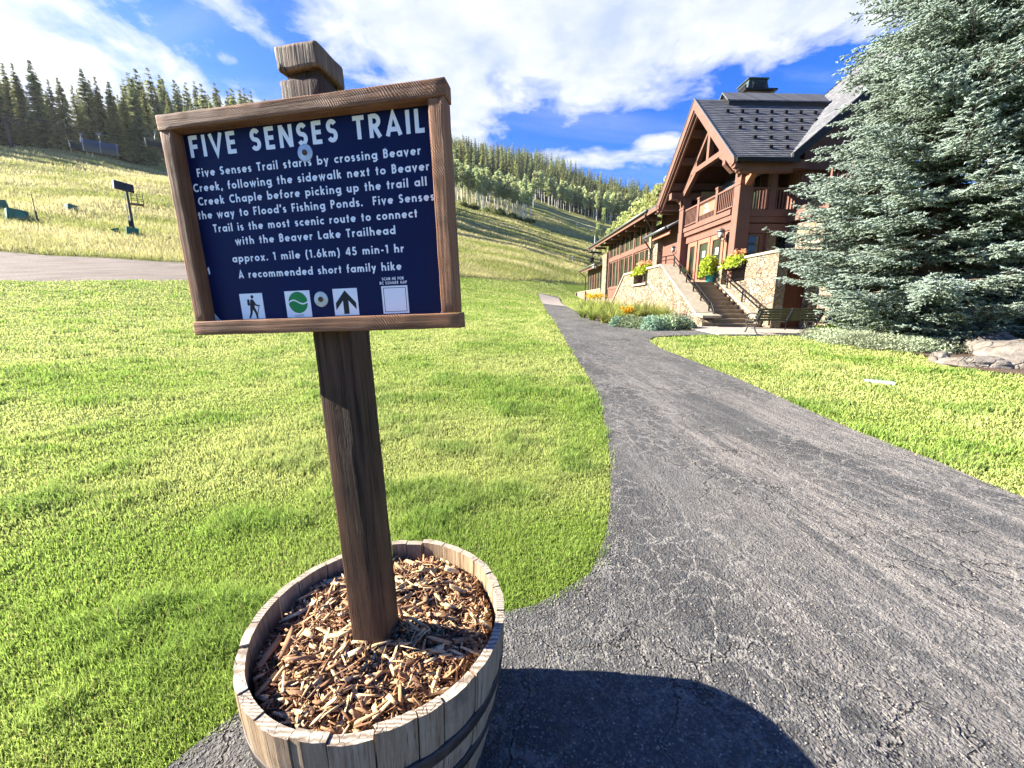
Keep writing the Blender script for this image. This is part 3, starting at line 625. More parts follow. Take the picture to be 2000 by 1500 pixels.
for k, pl in enumerate([arc(hx + .06 * K, hy + .50 * K, .088 * K, .098 * K, 0, 360, 16)[:-1], hk((-.06, .36), (.06, .38), (.13, .28), (.16, .06), (.10, -.10), (-.13, -.12), (-.14, .1)),
                        cap_poly((hx - .20 * K, hy + .31 * K), (hx - .21 * K, hy + .10 * K), .07 * K), cap_poly((hx + .10 * K, hy + .26 * K), (hx + .22 * K, hy + .06 * K), .05 * K, .04 * K), cap_poly((hx + .22 * K, hy + .06 * K), (hx + .42 * K, hy + .0 * K), .042 * K, .035 * K),
                        cap_poly((hx + .44 * K, hy + .05 * K), (hx + .21 * K, hy - .58 * K), .017 * K), cap_poly((hx - .06 * K, hy - .08 * K), (hx - .11 * K, hy - .36 * K), .085 * K, .06 * K), cap_poly((hx - .11 * K, hy - .36 * K), (hx - .24 * K, hy - .62 * K), .06 * K, .045 * K),
                        cap_poly((hx + .05 * K, hy - .08 * K), (hx + .18 * K, hy - .34 * K), .085 * K, .06 * K), cap_poly((hx + .18 * K, hy - .34 * K), (hx + .23 * K, hy - .64 * K), .06 * K, .045 * K)]):
    mbh.prism(pl, 1, ZP - .0004, ZP - .0006 - .00006 * k)
mbh.build('hiker_symbol', BLACK_M, st1)
st2 = flat([rect(-.0925, -.1913, -.0322, -.1343)], 'easiest_plate', WHITE_M, panel, ZP)
ex, ey, er = -.0620, -.1592, .0228
wave = [(ex - er + 2 * er * i / 20, ey + .0042 * math.sin(math.pi * 2 * i / 20) + .001) for i in range(21)]
up_ = [(ex + er * math.cos(R(a)), ey + er * math.sin(R(a))) for a in range(6, 175, 7)]
lo_ = [(ex + er * math.cos(R(a)), ey + er * math.sin(R(a))) for a in range(186, 355, 7)]
flat([up_ + [(x, y + .0016) for x, y in wave[1:-1]], lo_ + [(x, y - .0016) for x, y in wave[1:-1]][::-1]], 'easiest_symbol', GREEN_M, st2, ZP - .0004)
mbq = MB(); xx = 0
raw = 'EASIEST'; tw = sum(GL[c][0] for c in raw) + .12 * 6; cap = .0048
for c in raw:
    for k, s in enumerate(GL[c][1]): ribbon(mbq, [((xx + a) * cap, b * cap) for a, b in s], .13 * cap, lambda a, b, z_: (ex - tw * cap / 2 + a, z_, -.1895 + b), ZP - .0005 - .0001 * k)
    xx += GL[c][0] + .12
mbq.build('lettering', mat('dark_green_vinyl', base=(.01, .12, .05), rough=.5), st2)
st3 = flat([rect(.0225, -.1903, .0789, -.134)], 'arrow_plate', WHITE_M, panel, ZP)
ax_, ay_ = .0507, -.1615; q = .0235
flat([[(ax_, ay_ + q), (ax_ + q, ay_ - .12 * q), (ax_ + q, ay_ - .72 * q), (ax_ + .26 * q, ay_ + .12 * q), (ax_ + .26 * q, ay_ - q * 1.1), (ax_ - .26 * q, ay_ - q * 1.1), (ax_ - .26 * q, ay_ + .12 * q), (ax_ - q, ay_ - .72 * q), (ax_ - q, ay_ - .12 * q)]], 'arrow_symbol', BLACK_M, st3, ZP - .0004)
st4 = flat([rect(.1345, -.1898, .1922, -.1331)], 'map_code_plate', WHITE_M, panel, ZP)
mb = MB(); a0, b0, a1, b1, tt = .1385, -.1862, .1882, -.1367, .0010
for r_ in (rect(a0, b0, a1, b0 + tt), rect(a0, b1 - tt, a1, b1), rect(a0, b0 + tt, a0 + tt, b1 - tt), rect(a1 - tt, b0 + tt, a1, b1 - tt)): mb.prism(r_, 1, ZP - .0004, ZP - .0007)
mb.build('border_line', BLACK_M, st4)
for (u, v) in ((-.0009, .1345), (-.0060, -.1545)):
    T = Matrix.Translation((u, ZP, v)) @ Matrix.Rotation(R(90), 4, 'X')
    mb = MB(); mb.lathe([(.0025, .0), (.0165, 0), (.0165, .0012), (.0158, .0018), (.005, .0024), (.0025, .0018)], 32); w = mb.build('washer', ZINC_M, panel, M=T)
    mb = MB(); mb.lathe([(.0055, .0018), (.0055, .0036), (.0035, .0048), (.0012, .0042), (.0012, .003)], 16); mb.build('screw', SCREW_M, w, M=T)
# white scuffs in the lower corners
mb = MB(); 
for k in range(7): a = .2600 + k * .0022; mb.prism([(a, -.1925), (a + .0013, -.1925), (.2720, -.1925 + .0215 - k * .0028), (.2720, -.1925 + .0195 - k * .0028)], 1, ZP, ZP - .0003)
mb.build('scuff_mark', WHITE_M, panel); mb = MB()
for k in range(6): a = -.2640 - k * .0025; mb.prism([(a, -.1925), (a + .001, -.1925), (-.2760, -.1925 + .016 - k * .0022), (-.2760, -.1925 + .0148 - k * .0022)], 1, ZP, ZP - .0003)
mb.build('scuff_mark', WHITE_M, panel)
mb = MB(); mb.prism([(-.2745, -.078), (-.2705, -.074), (-.2690, -.088), (-.2725, -.091)], 1, ZP, ZP - .0003); mb.build('scuff_mark', WHITE_M, panel)
# post: square timber, its top grooved all round and the head above the groove
PX0, PX1, PY0, PY1 = -.047, .043, .0382, .1282
mb = MB(); rough_box(mb, (PX0, PY0, BASE_V - .3), (PX1, PY1, .276), (3, 3, 40), .0016, 5, .005); sg(mb, 'post', POST_M, None, True)
mb = MB(); mb.box((PX0 + .012, PY0 + .012, .2755), (PX1 - .012, PY1 - .012, .293)); sg(mb, 'post_neck', POST_M)
mb = MB(); rough_box(mb, (PX0 + .001, PY0 + .001, .242), (PX1 - .001, PY1 - .001, .2775), (8, 3, 5), .002, 7, .004)
mb2 = MB(); rough_box(mb2, (PX0 - .001, PY0 - .002, .2905), (PX1 + .001, PY1 + .002, .335), (12, 8, 6), .0022, 9, .0055)
sg(mb2, 'post_cap', CAP_M, None, True)
# ---------------------------------------------------------------- half barrel planter
BC = (-.368, .962); BZ = .005
def m_stave(t, b):
    uv = t.coord('UV'); isl = t.island(); u, v, _ = t.sep(uv)
    off = t.math('MULTIPLY', isl, 37.0); p = t.comb(t.math('ADD', t.math('MULTIPLY', u, 70.0), off), t.math('MULTIPLY', v, 4.0), off)
    g = t.noise(p, 1.0, 6, .68, .6); g2 = t.noise(t.comb(t.math('ADD', t.math('MULTIPLY', u, 260.0), off), t.math('MULTIPLY', v, 7.0), off), 1.0, 3, .7); blot = t.noise(t.comb(t.math('MULTIPLY', u, 9.0), t.math('MULTIPLY', v, 7.0), off), 1.0, 4, .65)
    f = t.math('ADD', t.math('MULTIPLY', g, .45), t.math('ADD', t.math('MULTIPLY', g2, .3), t.math('MULTIPLY', blot, .25)))
    c = t.ramp(f, [(.33, (.13, .075, .038)), (.47, (.38, .26, .15)), (.66, (.62, .49, .34))])
    c = t.mix(t.ramp(blot, [(.56, 0.0), (.72, .75)]), c, (.12, .07, .035)); c = t.mix(t.math('MULTIPLY', t.math('SUBTRACT', isl, .5), .35, clamp=True), c, (.55, .47, .36))
    ck = t.ramp(g2, [(.30, 1.0), (.38, 0.0)]); c = t.mix(t.math('MULTIPLY', ck, .7), c, (.03, .02, .012))
    t.put(b.inputs['Base Color'], c); b.inputs['Roughness'].default_value = .8; b.inputs['Specular IOR Level'].default_value = .2
    t.put(b.inputs['Normal'], t.bump(t.math('SUBTRACT', t.math('ADD', t.math('MULTIPLY', g, .6), t.math('MULTIPLY', g2, .4)), t.math('MULTIPLY', ck, .8)), .9, .003))
def m_endgrain(t, b):
    p = t.coord('Object'); isl = t.island(); off = t.vmath('SCALE', (1, 1, 1), None)
    w = t.new('ShaderNodeTexWave', wave_type='RINGS'); q = t.vmath('ADD', p, t.comb(t.math('MULTIPLY', isl, .2), t.math('MULTIPLY', isl, .31), 0.0)); t.put(w.inputs['Vector'], q); w.inputs['Scale'].default_value = 95; w.inputs['Distortion'].default_value = 3.5; w.inputs['Detail'].default_value = 3; w.inputs['Detail Scale'].default_value = .6
    n = t.noise(p, 26, 4, .6); c = t.ramp(t.math('ADD', t.math('MULTIPLY', w.outputs['Fac'], .4), t.math('MULTIPLY', n, .6)), [(.25, (.22, .165, .115)), (.7, (.60, .51, .40))])
    k = t.ramp(t.voro(t.vmath('ADD', p, t.vmath('MULTIPLY', t.noise(p, 40, 2, .5, 0, 'Color'), (.02, .02, .02))), 30, 'DISTANCE_TO_EDGE'), [(.0, 1.0), (.025, 0.0)])
    c = t.mix(t.math('MULTIPLY', k, .55), c, (.06, .04, .03)); t.put(b.inputs['Base Color'], c); b.inputs['Roughness'].default_value = .85; t.put(b.inputs['Normal'], t.bump(t.math('SUBTRACT', n, k), .6, .003))
def m_hoop(t, b):
    n = t.noise(t.coord('Object'), 22, 5, .7); t.put(b.inputs['Base Color'], t.ramp(n, [(.35, (.045, .045, .05)), (.65, (.14, .115, .10))])); b.inputs['Metallic'].default_value = .7; t.put(b.inputs['Roughness'], t.ramp(n, [(.3, .45), (.7, .75)])); t.put(b.inputs['Normal'], t.bump(n, .3, .002))
STAVE_M = mat('weathered_oak_staves', m_stave); ENDG_M = mat('oak_end_grain', m_endgrain); HOOP_M = mat('dark_iron_hoop', m_hoop)
barrel = thing('barrel_planter', 'half wooden barrel with weathered staves and iron hoops, filled with wood chips', 'planter', (BC[0], BC[1], BZ))
BH = .497
def br(z): f = z / BH; return .262 + .083 * (1 - (1 - f) ** 1.9)
mb = MB(); NS = 27; rr = random.Random(3); a = 0.3; edges = [rr.uniform(.7, 1.3) for _ in range(NS)]; tot = sum(edges); TK = .023
for k in range(NS):
    da = edges[k] / tot * 2 * math.pi; g = .0032; top = BH + rr.uniform(-.004, .004); ro = rr.uniform(-.0025, .0025); nz = 9; nu = 3
    A0, A1 = a + g / .33 / 2, a + da - g / .33 / 2; vs = []; fs = []; uv = []; mi = []
    for side in (0, 1):
        for i in range(nz):
            z = top * i / (nz - 1)
            for j in range(nu + 1):
                an = A0 + (A1 - A0) * j / nu; r = br(min(z, BH)) + ro - side * TK
                if not side and j in (0, nu): r -= .0022
                vs.append((r * math.cos(an), r * math.sin(an), z))
    n1 = nz * (nu + 1); I = lambda s, i, j: s * n1 + i * (nu + 1) + j
    def U(s, i, j): return ((A0 + (A1 - A0) * j / nu) * .33, top * i / (nz - 1) + s * .6)
    for i in range(nz - 1):
        for j in range(nu):
            fs.append((I(0, i, j), I(0, i, j + 1), I(0, i + 1, j + 1), I(0, i + 1, j))); uv.append([U(0, i, j), U(0, i, j + 1), U(0, i + 1, j + 1), U(0, i + 1, j)]); mi.append(0)
            fs.append((I(1, i, j + 1), I(1, i, j), I(1, i + 1, j), I(1, i + 1, j + 1))); uv.append([U(1, i, j + 1), U(1, i, j), U(1, i + 1, j), U(1, i + 1, j + 1)]); mi.append(0)
        for j, fl in ((0, 0), (nu, 1)):
            q = (I(1, i, j), I(0, i, j), I(0, i + 1, j), I(1, i + 1, j)); q = q[::-1] if fl else q; fs.append(q); uv.append([(0, 0), (.02, 0), (.02, .05), (0, .05)]); mi.append(0)
    for j in range(nu):
        fs.append((I(0, nz - 1, j), I(0, nz - 1, j + 1), I(1, nz - 1, j + 1), I(1, nz - 1, j))); uv.append([(0, 0)] * 4); mi.append(1)
    o = len(mb.v); mb.v += vs
    for f, u, m_ in zip(fs, uv, mi): mb.f.append(tuple(o + x for x in f)); mb.uv.append(u); mb.m.append(m_)
    a += da
mb.build('staves', [STAVE_M, ENDG_M], barrel)
for z0 in (.345, .235, .06):
    mb = MB(); h = .038; mb.lathe([(br(z0) + .0035, z0), (br(z0 + h) + .0035, z0 + h), (br(z0 + h) + .0012, z0 + h + .001)], 64); mb.build('hoop', HOOP_M, barrel, True)
mb = MB(); mb.lathe([(.02, .43), (.1, .43), (.2, .425), (.31, .415)], 40); mb.build('soil', BED_M, barrel, True)

# ---------------------------------------------------------------- wood chips in the barrel
def m_chip(t, b):
    p = t.coord('Object'); c = t.attr('Col'); n = t.noise(t.mapping(p, scale=(1, 1, 1)), 160, 4, .7); n2 = t.noise(p, 420, 2, .6)
    t.put(b.inputs['Base Color'], t.mix(.6, c, t.ramp(n, [(.3, .35), (.65, 1.15)]), 'MULTIPLY')); b.inputs['Roughness'].default_value = .85; t.put(b.inputs['Normal'], t.bump(t.math('ADD', n, n2), .6, .0015))
CHIP_M = mat('shredded_wood', m_chip, tone=.84)
def chips(n, lmin, lmax, wmin, wmax, pal, zlift, tilt, curve=0):
    L = lmin * (lmax / lmin) ** rng.random(n); Wd = np.minimum(wmin * (wmax / wmin) ** rng.random(n), L * .55); T = np.maximum(.0012, Wd * rng.uniform(.15, .45, n))
    rad = .306 * np.sqrt(rng.random(n)); an = rng.random(n) * 2 * np.pi; x = rad * np.cos(an); y = rad * np.sin(an)
    keep = ~((np.abs(x + .005) < .05) & (np.abs(y - .0) < .05))
    mound = .442 + .026 * (1 - (rad / .3) ** 2) + (fbm((x + 5) * 14, (y + 5) * 14, 3, 3) - .5) * .035
    z = mound + rng.uniform(-.012, zlift, n); yaw = rng.random(n) * 2 * np.pi; tl = rng.normal(0, tilt, n); ro = rng.normal(0, .5, n)
    lim = np.minimum(.296 - np.minimum(rad, .29) , 1)
    base = np.array([(-1, -1, -1), (1, -.7, -1), (1, .8, -1), (-1, 1, -1), (-1, -.8, 1), (1, -.6, 1), (1, .5, 1), (-1, .9, 1)], float) * .5
    base = np.repeat(base[None], n, 0) * (1 + rng.uniform(-.35, .35, (n, 8, 3))); P = base * np.stack([L, Wd, T], 1)[:, None, :]
    c, s = np.cos(ro)[:, None], np.sin(ro)[:, None]; P[..., 1], P[..., 2] = P[..., 1] * c - P[..., 2] * s, P[..., 1] * s + P[..., 2] * c
    c, s = np.cos(tl)[:, None], np.sin(tl)[:, None]; P[..., 0], P[..., 2] = P[..., 0] * c - P[..., 2] * s, P[..., 0] * s + P[..., 2] * c
    c, s = np.cos(yaw)[:, None], np.sin(yaw)[:, None]; P[..., 0], P[..., 1] = P[..., 0] * c - P[..., 1] * s, P[..., 0] * s + P[..., 1] * c
    P += np.stack([x, y, z], 1)[:, None, :]; rr_ = np.hypot(P[..., 0], P[..., 1]); k = np.minimum(1, .311 / np.maximum(rr_, 1e-6)); P[..., 0] *= k; P[..., 1] *= k
    pal = np.array(pal); ci = rng.integers(0, len(pal), n); col = pal[ci] * rng.uniform(.7, 1.25, (n, 1))
    P = P[keep]; col = col[keep]; n = len(P); F = np.array([(0, 3, 2, 1), (4, 5, 6, 7), (0, 1, 5, 4), (1, 2, 6, 5), (2, 3, 7, 6), (3, 0, 4, 7)])
    return P.reshape(-1, 3), (F[None] + 8 * np.arange(n)[:, None, None]).reshape(-1, 4), np.repeat(col, 8, 0)
parts = [chips(5200, .014, .055, .0014, .0045, [(.30, .14, .065), (.19, .085, .045), (.46, .25, .12), (.10, .05, .03), (.56, .35, .18)], .010, .3),
         chips(2600, .016, .06, .0035, .013, [(.50, .29, .14), (.64, .42, .21), (.32, .16, .075), (.74, .54, .31), (.20, .10, .05)], .012, .28),
         chips(300, .03, .085, .007, .018, [(.72, .50, .26), (.80, .60, .34), (.58, .36, .18), (.40, .22, .11)], .020, .22)]
V = []; F = []; Cc = []; o = 0
for v, f, c in parts: V.append(v); F.append(f + o); Cc.append(c); o += len(v)
ch = np_mesh('wood_chips', np.concatenate(V) + np.array([BC[0], BC[1], BZ]), np.concatenate(F), CHIP_M, col=np.concatenate(Cc)); tag(ch, 'shredded brown wood chip mulch heaped in the barrel', 'mulch', kind='stuff')
# ---------------------------------------------------------------- lodge materials
def m_stone(t, b):
    p = t.coord('Object'); q = t.vmath('ADD', p, t.vmath('MULTIPLY', t.noise(p, 3.5, 4, .6, 0, 'Color'), (.26, .26, .26)))
    q = t.mapping(q, scale=(1, 1, 1.2)); q2 = t.mapping(q, loc=(3.3, 1.7, .4))
    e1 = t.voro(q, 4.6, 'DISTANCE_TO_EDGE'); e2 = t.voro(q2, 9.0, 'DISTANCE_TO_EDGE'); sel = t.ramp(t.noise(p, 1.7, 2, .5), [(.47, 0.0), (.50, 1.0)])
    e = t.math('ADD', t.math('MULTIPLY', e1, t.math('SUBTRACT', 1.0, sel)), t.math('MULTIPLY', t.math('MULTIPLY', e2, 1.7), sel))
    c = t.mix(sel, t.voro(q, 4.6, 'F1', 'Color'), t.voro(q2, 9.0, 'F1', 'Color')); r, g, _ = t.sep(c)
    n = t.noise(p, 16, 5, .7)
    col = t.ramp(r, [(.0, (.34, .25, .16)), (.35, (.46, .37, .25)), (.65, (.54, .45, .32)), (1.0, (.62, .55, .43))])
    col = t.mix(t.ramp(g, [(.80, 0.0), (.97, .55)]), col, (.38, .21, .12)); col = t.mix(.6, col, t.ramp(n, [(.3, .5), (.62, 1.1)]), 'MULTIPLY')
    joint = t.ramp(e, [(.005, 1.0), (.045, 0.0)]); col = t.mix(t.math('MULTIPLY', joint, .6), col, (.17, .125, .085))
    t.put(b.inputs['Base Color'], col); b.inputs['Roughness'].default_value = .9; b.inputs['Specular IOR Level'].default_value = .15
    h = t.math('ADD', t.ramp(e, [(.0, 0.0), (.10, 1.0)]), t.math('MULTIPLY', n, .9)); h = t.math('ADD', h, t.math('MULTIPLY', r, .8))
    t.put(b.inputs['Normal'], t.bump(h, 1.0, .09))
def m_cap(t, b):
    p = t.coord('Object'); n = t.noise(p, 5, 5, .65); n2 = t.noise(p, 60, 3, .7)
    t.put(b.inputs['Base Color'], t.mix(.4, t.ramp(n, [(.3, (.42, .34, .23)), (.7, (.62, .54, .40))]), t.ramp(n2, [(.3, .6), (.7, 1.1)]), 'MULTIPLY')); b.inputs['Roughness'].default_value = .85; t.put(b.inputs['Normal'], t.bump(t.math('ADD', n, t.math('MULTIPLY', n2, .3)), .5, .02))
def m_step(t, b):
    p = t.coord('Object'); n = t.noise(t.mapping(p, scale=(.5, 1, 1)), 6, 5, .65); n2 = t.noise(p, 50, 3, .7)
    t.put(b.inputs['Base Color'], t.mix(.4, t.ramp(n, [(.3, (.36, .26, .16)), (.7, (.58, .45, .30))]), t.ramp(n2, [(.3, .6), (.7, 1.1)]), 'MULTIPLY')); b.inputs['Roughness'].default_value = .85; t.put(b.inputs['Normal'], t.bump(n, .6, .015))
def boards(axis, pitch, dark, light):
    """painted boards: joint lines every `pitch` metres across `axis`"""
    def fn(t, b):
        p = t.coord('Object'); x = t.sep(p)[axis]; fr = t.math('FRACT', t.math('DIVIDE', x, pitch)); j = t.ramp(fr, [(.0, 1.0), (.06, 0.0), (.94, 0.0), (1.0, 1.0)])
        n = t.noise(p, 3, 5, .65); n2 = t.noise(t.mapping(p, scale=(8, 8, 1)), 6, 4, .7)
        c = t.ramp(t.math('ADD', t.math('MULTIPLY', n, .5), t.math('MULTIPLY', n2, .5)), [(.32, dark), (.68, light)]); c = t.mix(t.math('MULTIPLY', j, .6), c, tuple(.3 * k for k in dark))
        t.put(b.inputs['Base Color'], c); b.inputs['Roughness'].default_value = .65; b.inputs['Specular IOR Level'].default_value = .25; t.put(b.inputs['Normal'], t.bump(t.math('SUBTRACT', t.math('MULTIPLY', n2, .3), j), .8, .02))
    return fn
def timber(dark, light):
    def fn(t, b):
        p = t.coord('Object'); n = t.noise(p, 2.2, 5, .65); n2 = t.noise(t.mapping(p, scale=(3, 3, 3)), 9, 4, .7)
        t.put(b.inputs['Base Color'], t.ramp(t.math('ADD', t.math('MULTIPLY', n, .6), t.math('MULTIPLY', n2, .4)), [(.3, dark), (.7, light)])); b.inputs['Roughness'].default_value = .65; b.inputs['Specular IOR Level'].default_value = .25; t.put(b.inputs['Normal'], t.bump(n2, .35, .01))
    return fn
def m_shingle(t, b):
    p = t.coord('Object'); isl = t.island(); x, y, z = t.sep(p); s = t.math('ADD', x, y)
    br_ = t.noise(t.comb(t.math('MULTIPLY', s, 4.2), t.math('MULTIPLY', isl, 60.0), 0.0), 1.0, 1, .5); n = t.noise(p, 22, 3, .7)
    c = t.ramp(t.math('ADD', t.math('MULTIPLY', br_, .6), t.math('MULTIPLY', n, .4)), [(.3, (.075, .077, .085)), (.5, (.14, .143, .155)), (.72, (.26, .265, .275))])
    t.put(b.inputs['Base Color'], c); b.inputs['Roughness'].default_value = .8; t.put(b.inputs['Normal'], t.bump(t.math('ADD', n, br_), .5, .02))
def m_copper(t, b):
    n = t.noise(t.mapping(t.coord('Object'), scale=(3, 3, 1)), 3, 4, .7); t.put(b.inputs['Base Color'], t.ramp(n, [(.3, (.035, .05, .05)), (.55, (.07, .10, .098)), (.75, (.13, .14, .12))])); b.inputs['Roughness'].default_value = .6; b.inputs['Metallic'].default_value = .2
STONE = mat('rubble_stone', m_stone, tone=.64); CAP = mat('sandstone_coping', m_cap); STEP = mat('sandstone_step', m_step)
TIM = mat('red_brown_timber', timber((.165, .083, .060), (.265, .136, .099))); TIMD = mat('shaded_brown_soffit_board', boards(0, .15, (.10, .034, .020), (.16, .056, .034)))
BATT = mat('red_brown_board_siding', boards(1, .17, (.18, .083, .058), (.275, .130, .092))); PLANK = mat('brown_door_planks', boards(0, .16, (.11, .034, .018), (.18, .06, .03)))
DOORM = mat('salmon_door_paint', timber((.34, .14, .085), (.43, .19, .12))); SHING = mat('slate_shingle', m_shingle); FLASH = mat('grey_metal_flashing', base=(.20, .22, .23), rough=.45, metal=.6)
GUT = mat('dark_bronze_gutter', base=(.035, .034, .030), rough=.4, metal=.4); GUTG = mat('grey_green_gutter', base=(.13, .14, .12), rough=.4, metal=.3); IRON = mat('black_iron', base=(.016, .016, .018), rough=.45, metal=.5); COPPER = mat('patina_copper', m_copper)
def m_glass(t, b):
    n = t.noise(t.coord('Object'), .9, 4, .6); t.put(b.inputs['Base Color'], t.ramp(n, [(.35, (.008, .012, .010)), (.65, (.045, .055, .035))])); b.inputs['Roughness'].default_value = .06; b.inputs['Specular IOR Level'].default_value = .55
GLASS = mat('dark_window_glass', m_glass); BRACK = mat('pale_wood_bracket', base=(.62, .50, .26), rough=.6)
CREAM = mat('ochre_plaster', base=(.42, .31, .17), rough=.8)

LO = (9.5, 17.0, .5)
lodge = thing('lodge', 'brown timber and stone lodge with slate gable roof and balcony above stone steps', 'building', (*W(LO[0], LO[1]), LO[2]), YAW)
def lp(mb, name, m, parent=None, smooth=False, label=None):
    o = mb.build(name, m, parent or lodge, smooth)
    if parent is None: o.location = (-LO[0], -LO[1], -LO[2])
    if label: o['label'] = label
    return o
def LB(name, m, *bx, bev=0.0, parent=None, label=None):
    mb = MB()
    for q in bx: mb.box(q[:3], q[3:6], 0, None, bev)
    return lp(mb, name, m, parent, label=label)
# --- base walls, stairs, terrace
mb = MB(); mb.prism([(13.87, .2), (13.87, .77), (17.79, 3.06), (19.42, 3.08), (19.42, 2.36), (21.40, 2.36), (21.40, 3.07), (23.0, 3.05), (25.15, 1.55), (25.15, .2)], 0, 7.26, 7.72)
lp(mb, 'stone_wall', STONE)
mb = MB()
for (a0, z0, a1, z1, b0, b1) in [(13.72, .92, 14.35, 1.02, 7.18, 7.86), (17.79, 3.07, 19.5, 3.08, 7.2, 7.8), (19.40, 2.36, 21.42, 2.36, 7.15, 7.8), (21.35, 3.07, 23.02, 3.05, 7.2, 7.8)]:
    mb.prism([(a0, z0), (a1, z1), (a1, z1 + .09), (a0, z0 + .09)], 0, b0, b1)
mb.prism([(14.30, 1.03), (17.80, 3.075), (17.80, 3.165), (14.30, 1.12)], 0, 7.2, 7.86); mb.prism([(23.0, 3.05), (25.2, 1.52), (25.2, 1.61), (23.0, 3.14)], 0, 7.2, 7.8)
lp(mb, 'coping', CAP)
mb = MB()
for k in range(11):
    z = .56 + .163 * (k + 1); a = 13.87 + .318 * k
    mb.box((7.74, a, z - .055), (9.32, 17.6 if k == 10 else a + .42, z)); mb.box((7.76, a + .035, .3), (9.3, a + .36, z - .056))
lp(mb, 'stairs', STEP)
mb = MB(); mb.prism([(13.95, .3), (13.95, .80), (17.3, 2.52), (17.3, .3)], 0, 9.325, 9.47); lp(mb, 'stone_wall', STONE)
mb = MB(); mb.prism([(13.90, .80), (17.32, 2.55), (17.32, 2.63), (13.90, .88)], 0, 9.29, 9.49); lp(mb, 'coping', CAP)
LB('landing', STEP, (7.74, 17.61, .3, 9.7, 23.5, 2.345))
LB('stone_wall', STONE, (9.5, 13.5, .2, 9.86, 15.28, 3.13), (9.861, 13.5, 2.56, 10.74, 13.85, 3.13), (10.741, 13.5, .2, 15.5, 13.9, 3.13), (10.9, 12.75, .2, 11.45, 13.499, 2.2), (12.6, 12.6, .2, 13.3, 13.499, 1.75), (9.5, 15.281, .2, 9.85, 17.25, 2.3), label='tan rubble stone terrace wall right of the stairs')
LB('coping', CAP, (9.44, 13.42, 3.131, 9.92, 15.34, 3.215), (9.921, 13.42, 3.131, 15.5, 13.95, 3.215), (10.85, 12.69, 2.201, 11.5, 13.499, 2.27), (12.55, 12.55, 1.751, 13.35, 13.499, 1.82))
LB('terrace_floor', STEP, (9.861, 13.9, 2.2, 14, 16.65, 2.345))
d = LB('service_door', PLANK, (9.861, 13.78, .3, 10.74, 13.84, 2.559)); mb = MB(); mb.lathe([(.02, 0), (.03, .03), (.012, .05)], 10); o = mb.build('handle', IRON, d, M=Matrix.Translation((9.96, 13.78, 1.45)) @ Matrix.Rotation(R(90), 4, 'X'))
LB('stone_pillar', STONE, (9.28, 16.52, 2.2, 9.72, 17.2, 2.9)); LB('coping', CAP, (9.23, 16.47, 2.901, 9.77, 17.25, 2.97))
LB('stone_wall', STONE, (9.3, 36.2, .8, 9.6, 47.2, 2.82), (9.12, 46.9, .8, 9.299, 47.3, 2.9), (9.14, 42.0, .8, 9.299, 42.15, 2.85), label='long low stone base wall at the far end')
LB('coping', CAP, (9.25, 36.2, 2.821, 9.65, 47.3, 2.89))
LB('stone_pier', STONE, (9.3, 23.6, .8, 9.75, 25.0, 5.55)); LB('stone_pier', STONE, (9.28, 34.55, .8, 9.75, 35.9, 5.75)); LB('stone_wall', STONE, (9.42, 25.0, .8, 9.7, 34.549, 1.95))
# --- right wing block
LB('stone_wall', STONE, (11.75, 14.5, .3, 16.5, 24, 4.5), (13.9, 12.2, .2, 17.5, 14.499, 3.6)); mzz = lambda b: 7.94 + .874 * (b - 12.12)
mb = MB(); mb.prism([(11.9, 4.51), (16.4, 4.51), (16.4, mzz(16.4) - .3), (11.9, mzz(11.9) - .3)], 1, 16.2, 20.9); lp(mb, 'timber_wall', BATT)
LB('beam', TIM, (11.62, 14.3, 4.62, 16.5, 14.74, 4.86), (11.62, 14.35, 4.861, 16.5, 14.73, 5.1), (11.62, 14.741, 4.62, 11.74, 16.23, 5.1))
LB('railing', TIM, *[(11.66, 14.40 + .0, 5.101, 11.74, 14.48, 6.0)], (11.66, 14.40, 6.001, 16.4, 14.5, 6.08), *[(11.9 + .16 * k, 14.43, 5.101, 11.94 + .16 * k, 14.47, 6.0) for k in range(28)])
mb = MB(); mb.prism([(11.3, 3.0), (15.0, 4.55), (15.0, 4.40), (11.3, 2.85)], 1, 14.05, 14.2); lp(mb, 'fascia', TIM, label='sloping lower roof edge behind the spruce')
mb = MB(); mb.prism([(11.25, 3.08), (15.0, 4.66), (15.0, 4.58), (11.25, 3.0)], 1, 13.95, 14.49); lp(mb, 'flashing', FLASH)
for (x, z) in ((12.6, 5.6), (14.2, 5.6), (12.9, 1.4)):
    f = LB('window', TIM, (x, 14.70 if z > 3 else 14.42, z - .5, x + 1.0, 14.74 if z > 3 else 14.49, z + .8)); LB('pane', GLASS, (x + .08, 14.68 if z > 3 else 14.40, z - .42, x + .92, 14.699 if z > 3 else 14.419, z + .72), parent=f)
# --- front below the balcony (shaded side facing the path)
LB('timber_wall', TIM, (10.04, 16.47, 2.345, 12.1, 16.62, 4.3))
LB('beam', TIM, (10.031, 16.24, 4.84, 12.1, 16.5, 5.07)); LB('beam', TIM, (10.032, 16.28, 4.62, 12.1, 16.5, 4.835)); LB('beam', TIM, (10.033, 16.33, 4.22, 12.1, 16.468, 4.58))
for x0, x1 in ((10.12, 10.72), (10.9, 11.85)):
    f = LB('window', TIM, (x0, 16.40, 2.5, x0 + .07, 16.469, 4.2), (x1 - .07, 16.40, 2.5, x1, 16.469, 4.2), (x0 + .071, 16.40, 4.13, x1 - .071, 16.469, 4.2), (x0 + .071, 16.40, 2.5, x1 - .071, 16.469, 2.57)); LB('pane', GLASS, (x0 + .072, 16.43, 2.571, x1 - .072, 16.45, 4.129), parent=f)
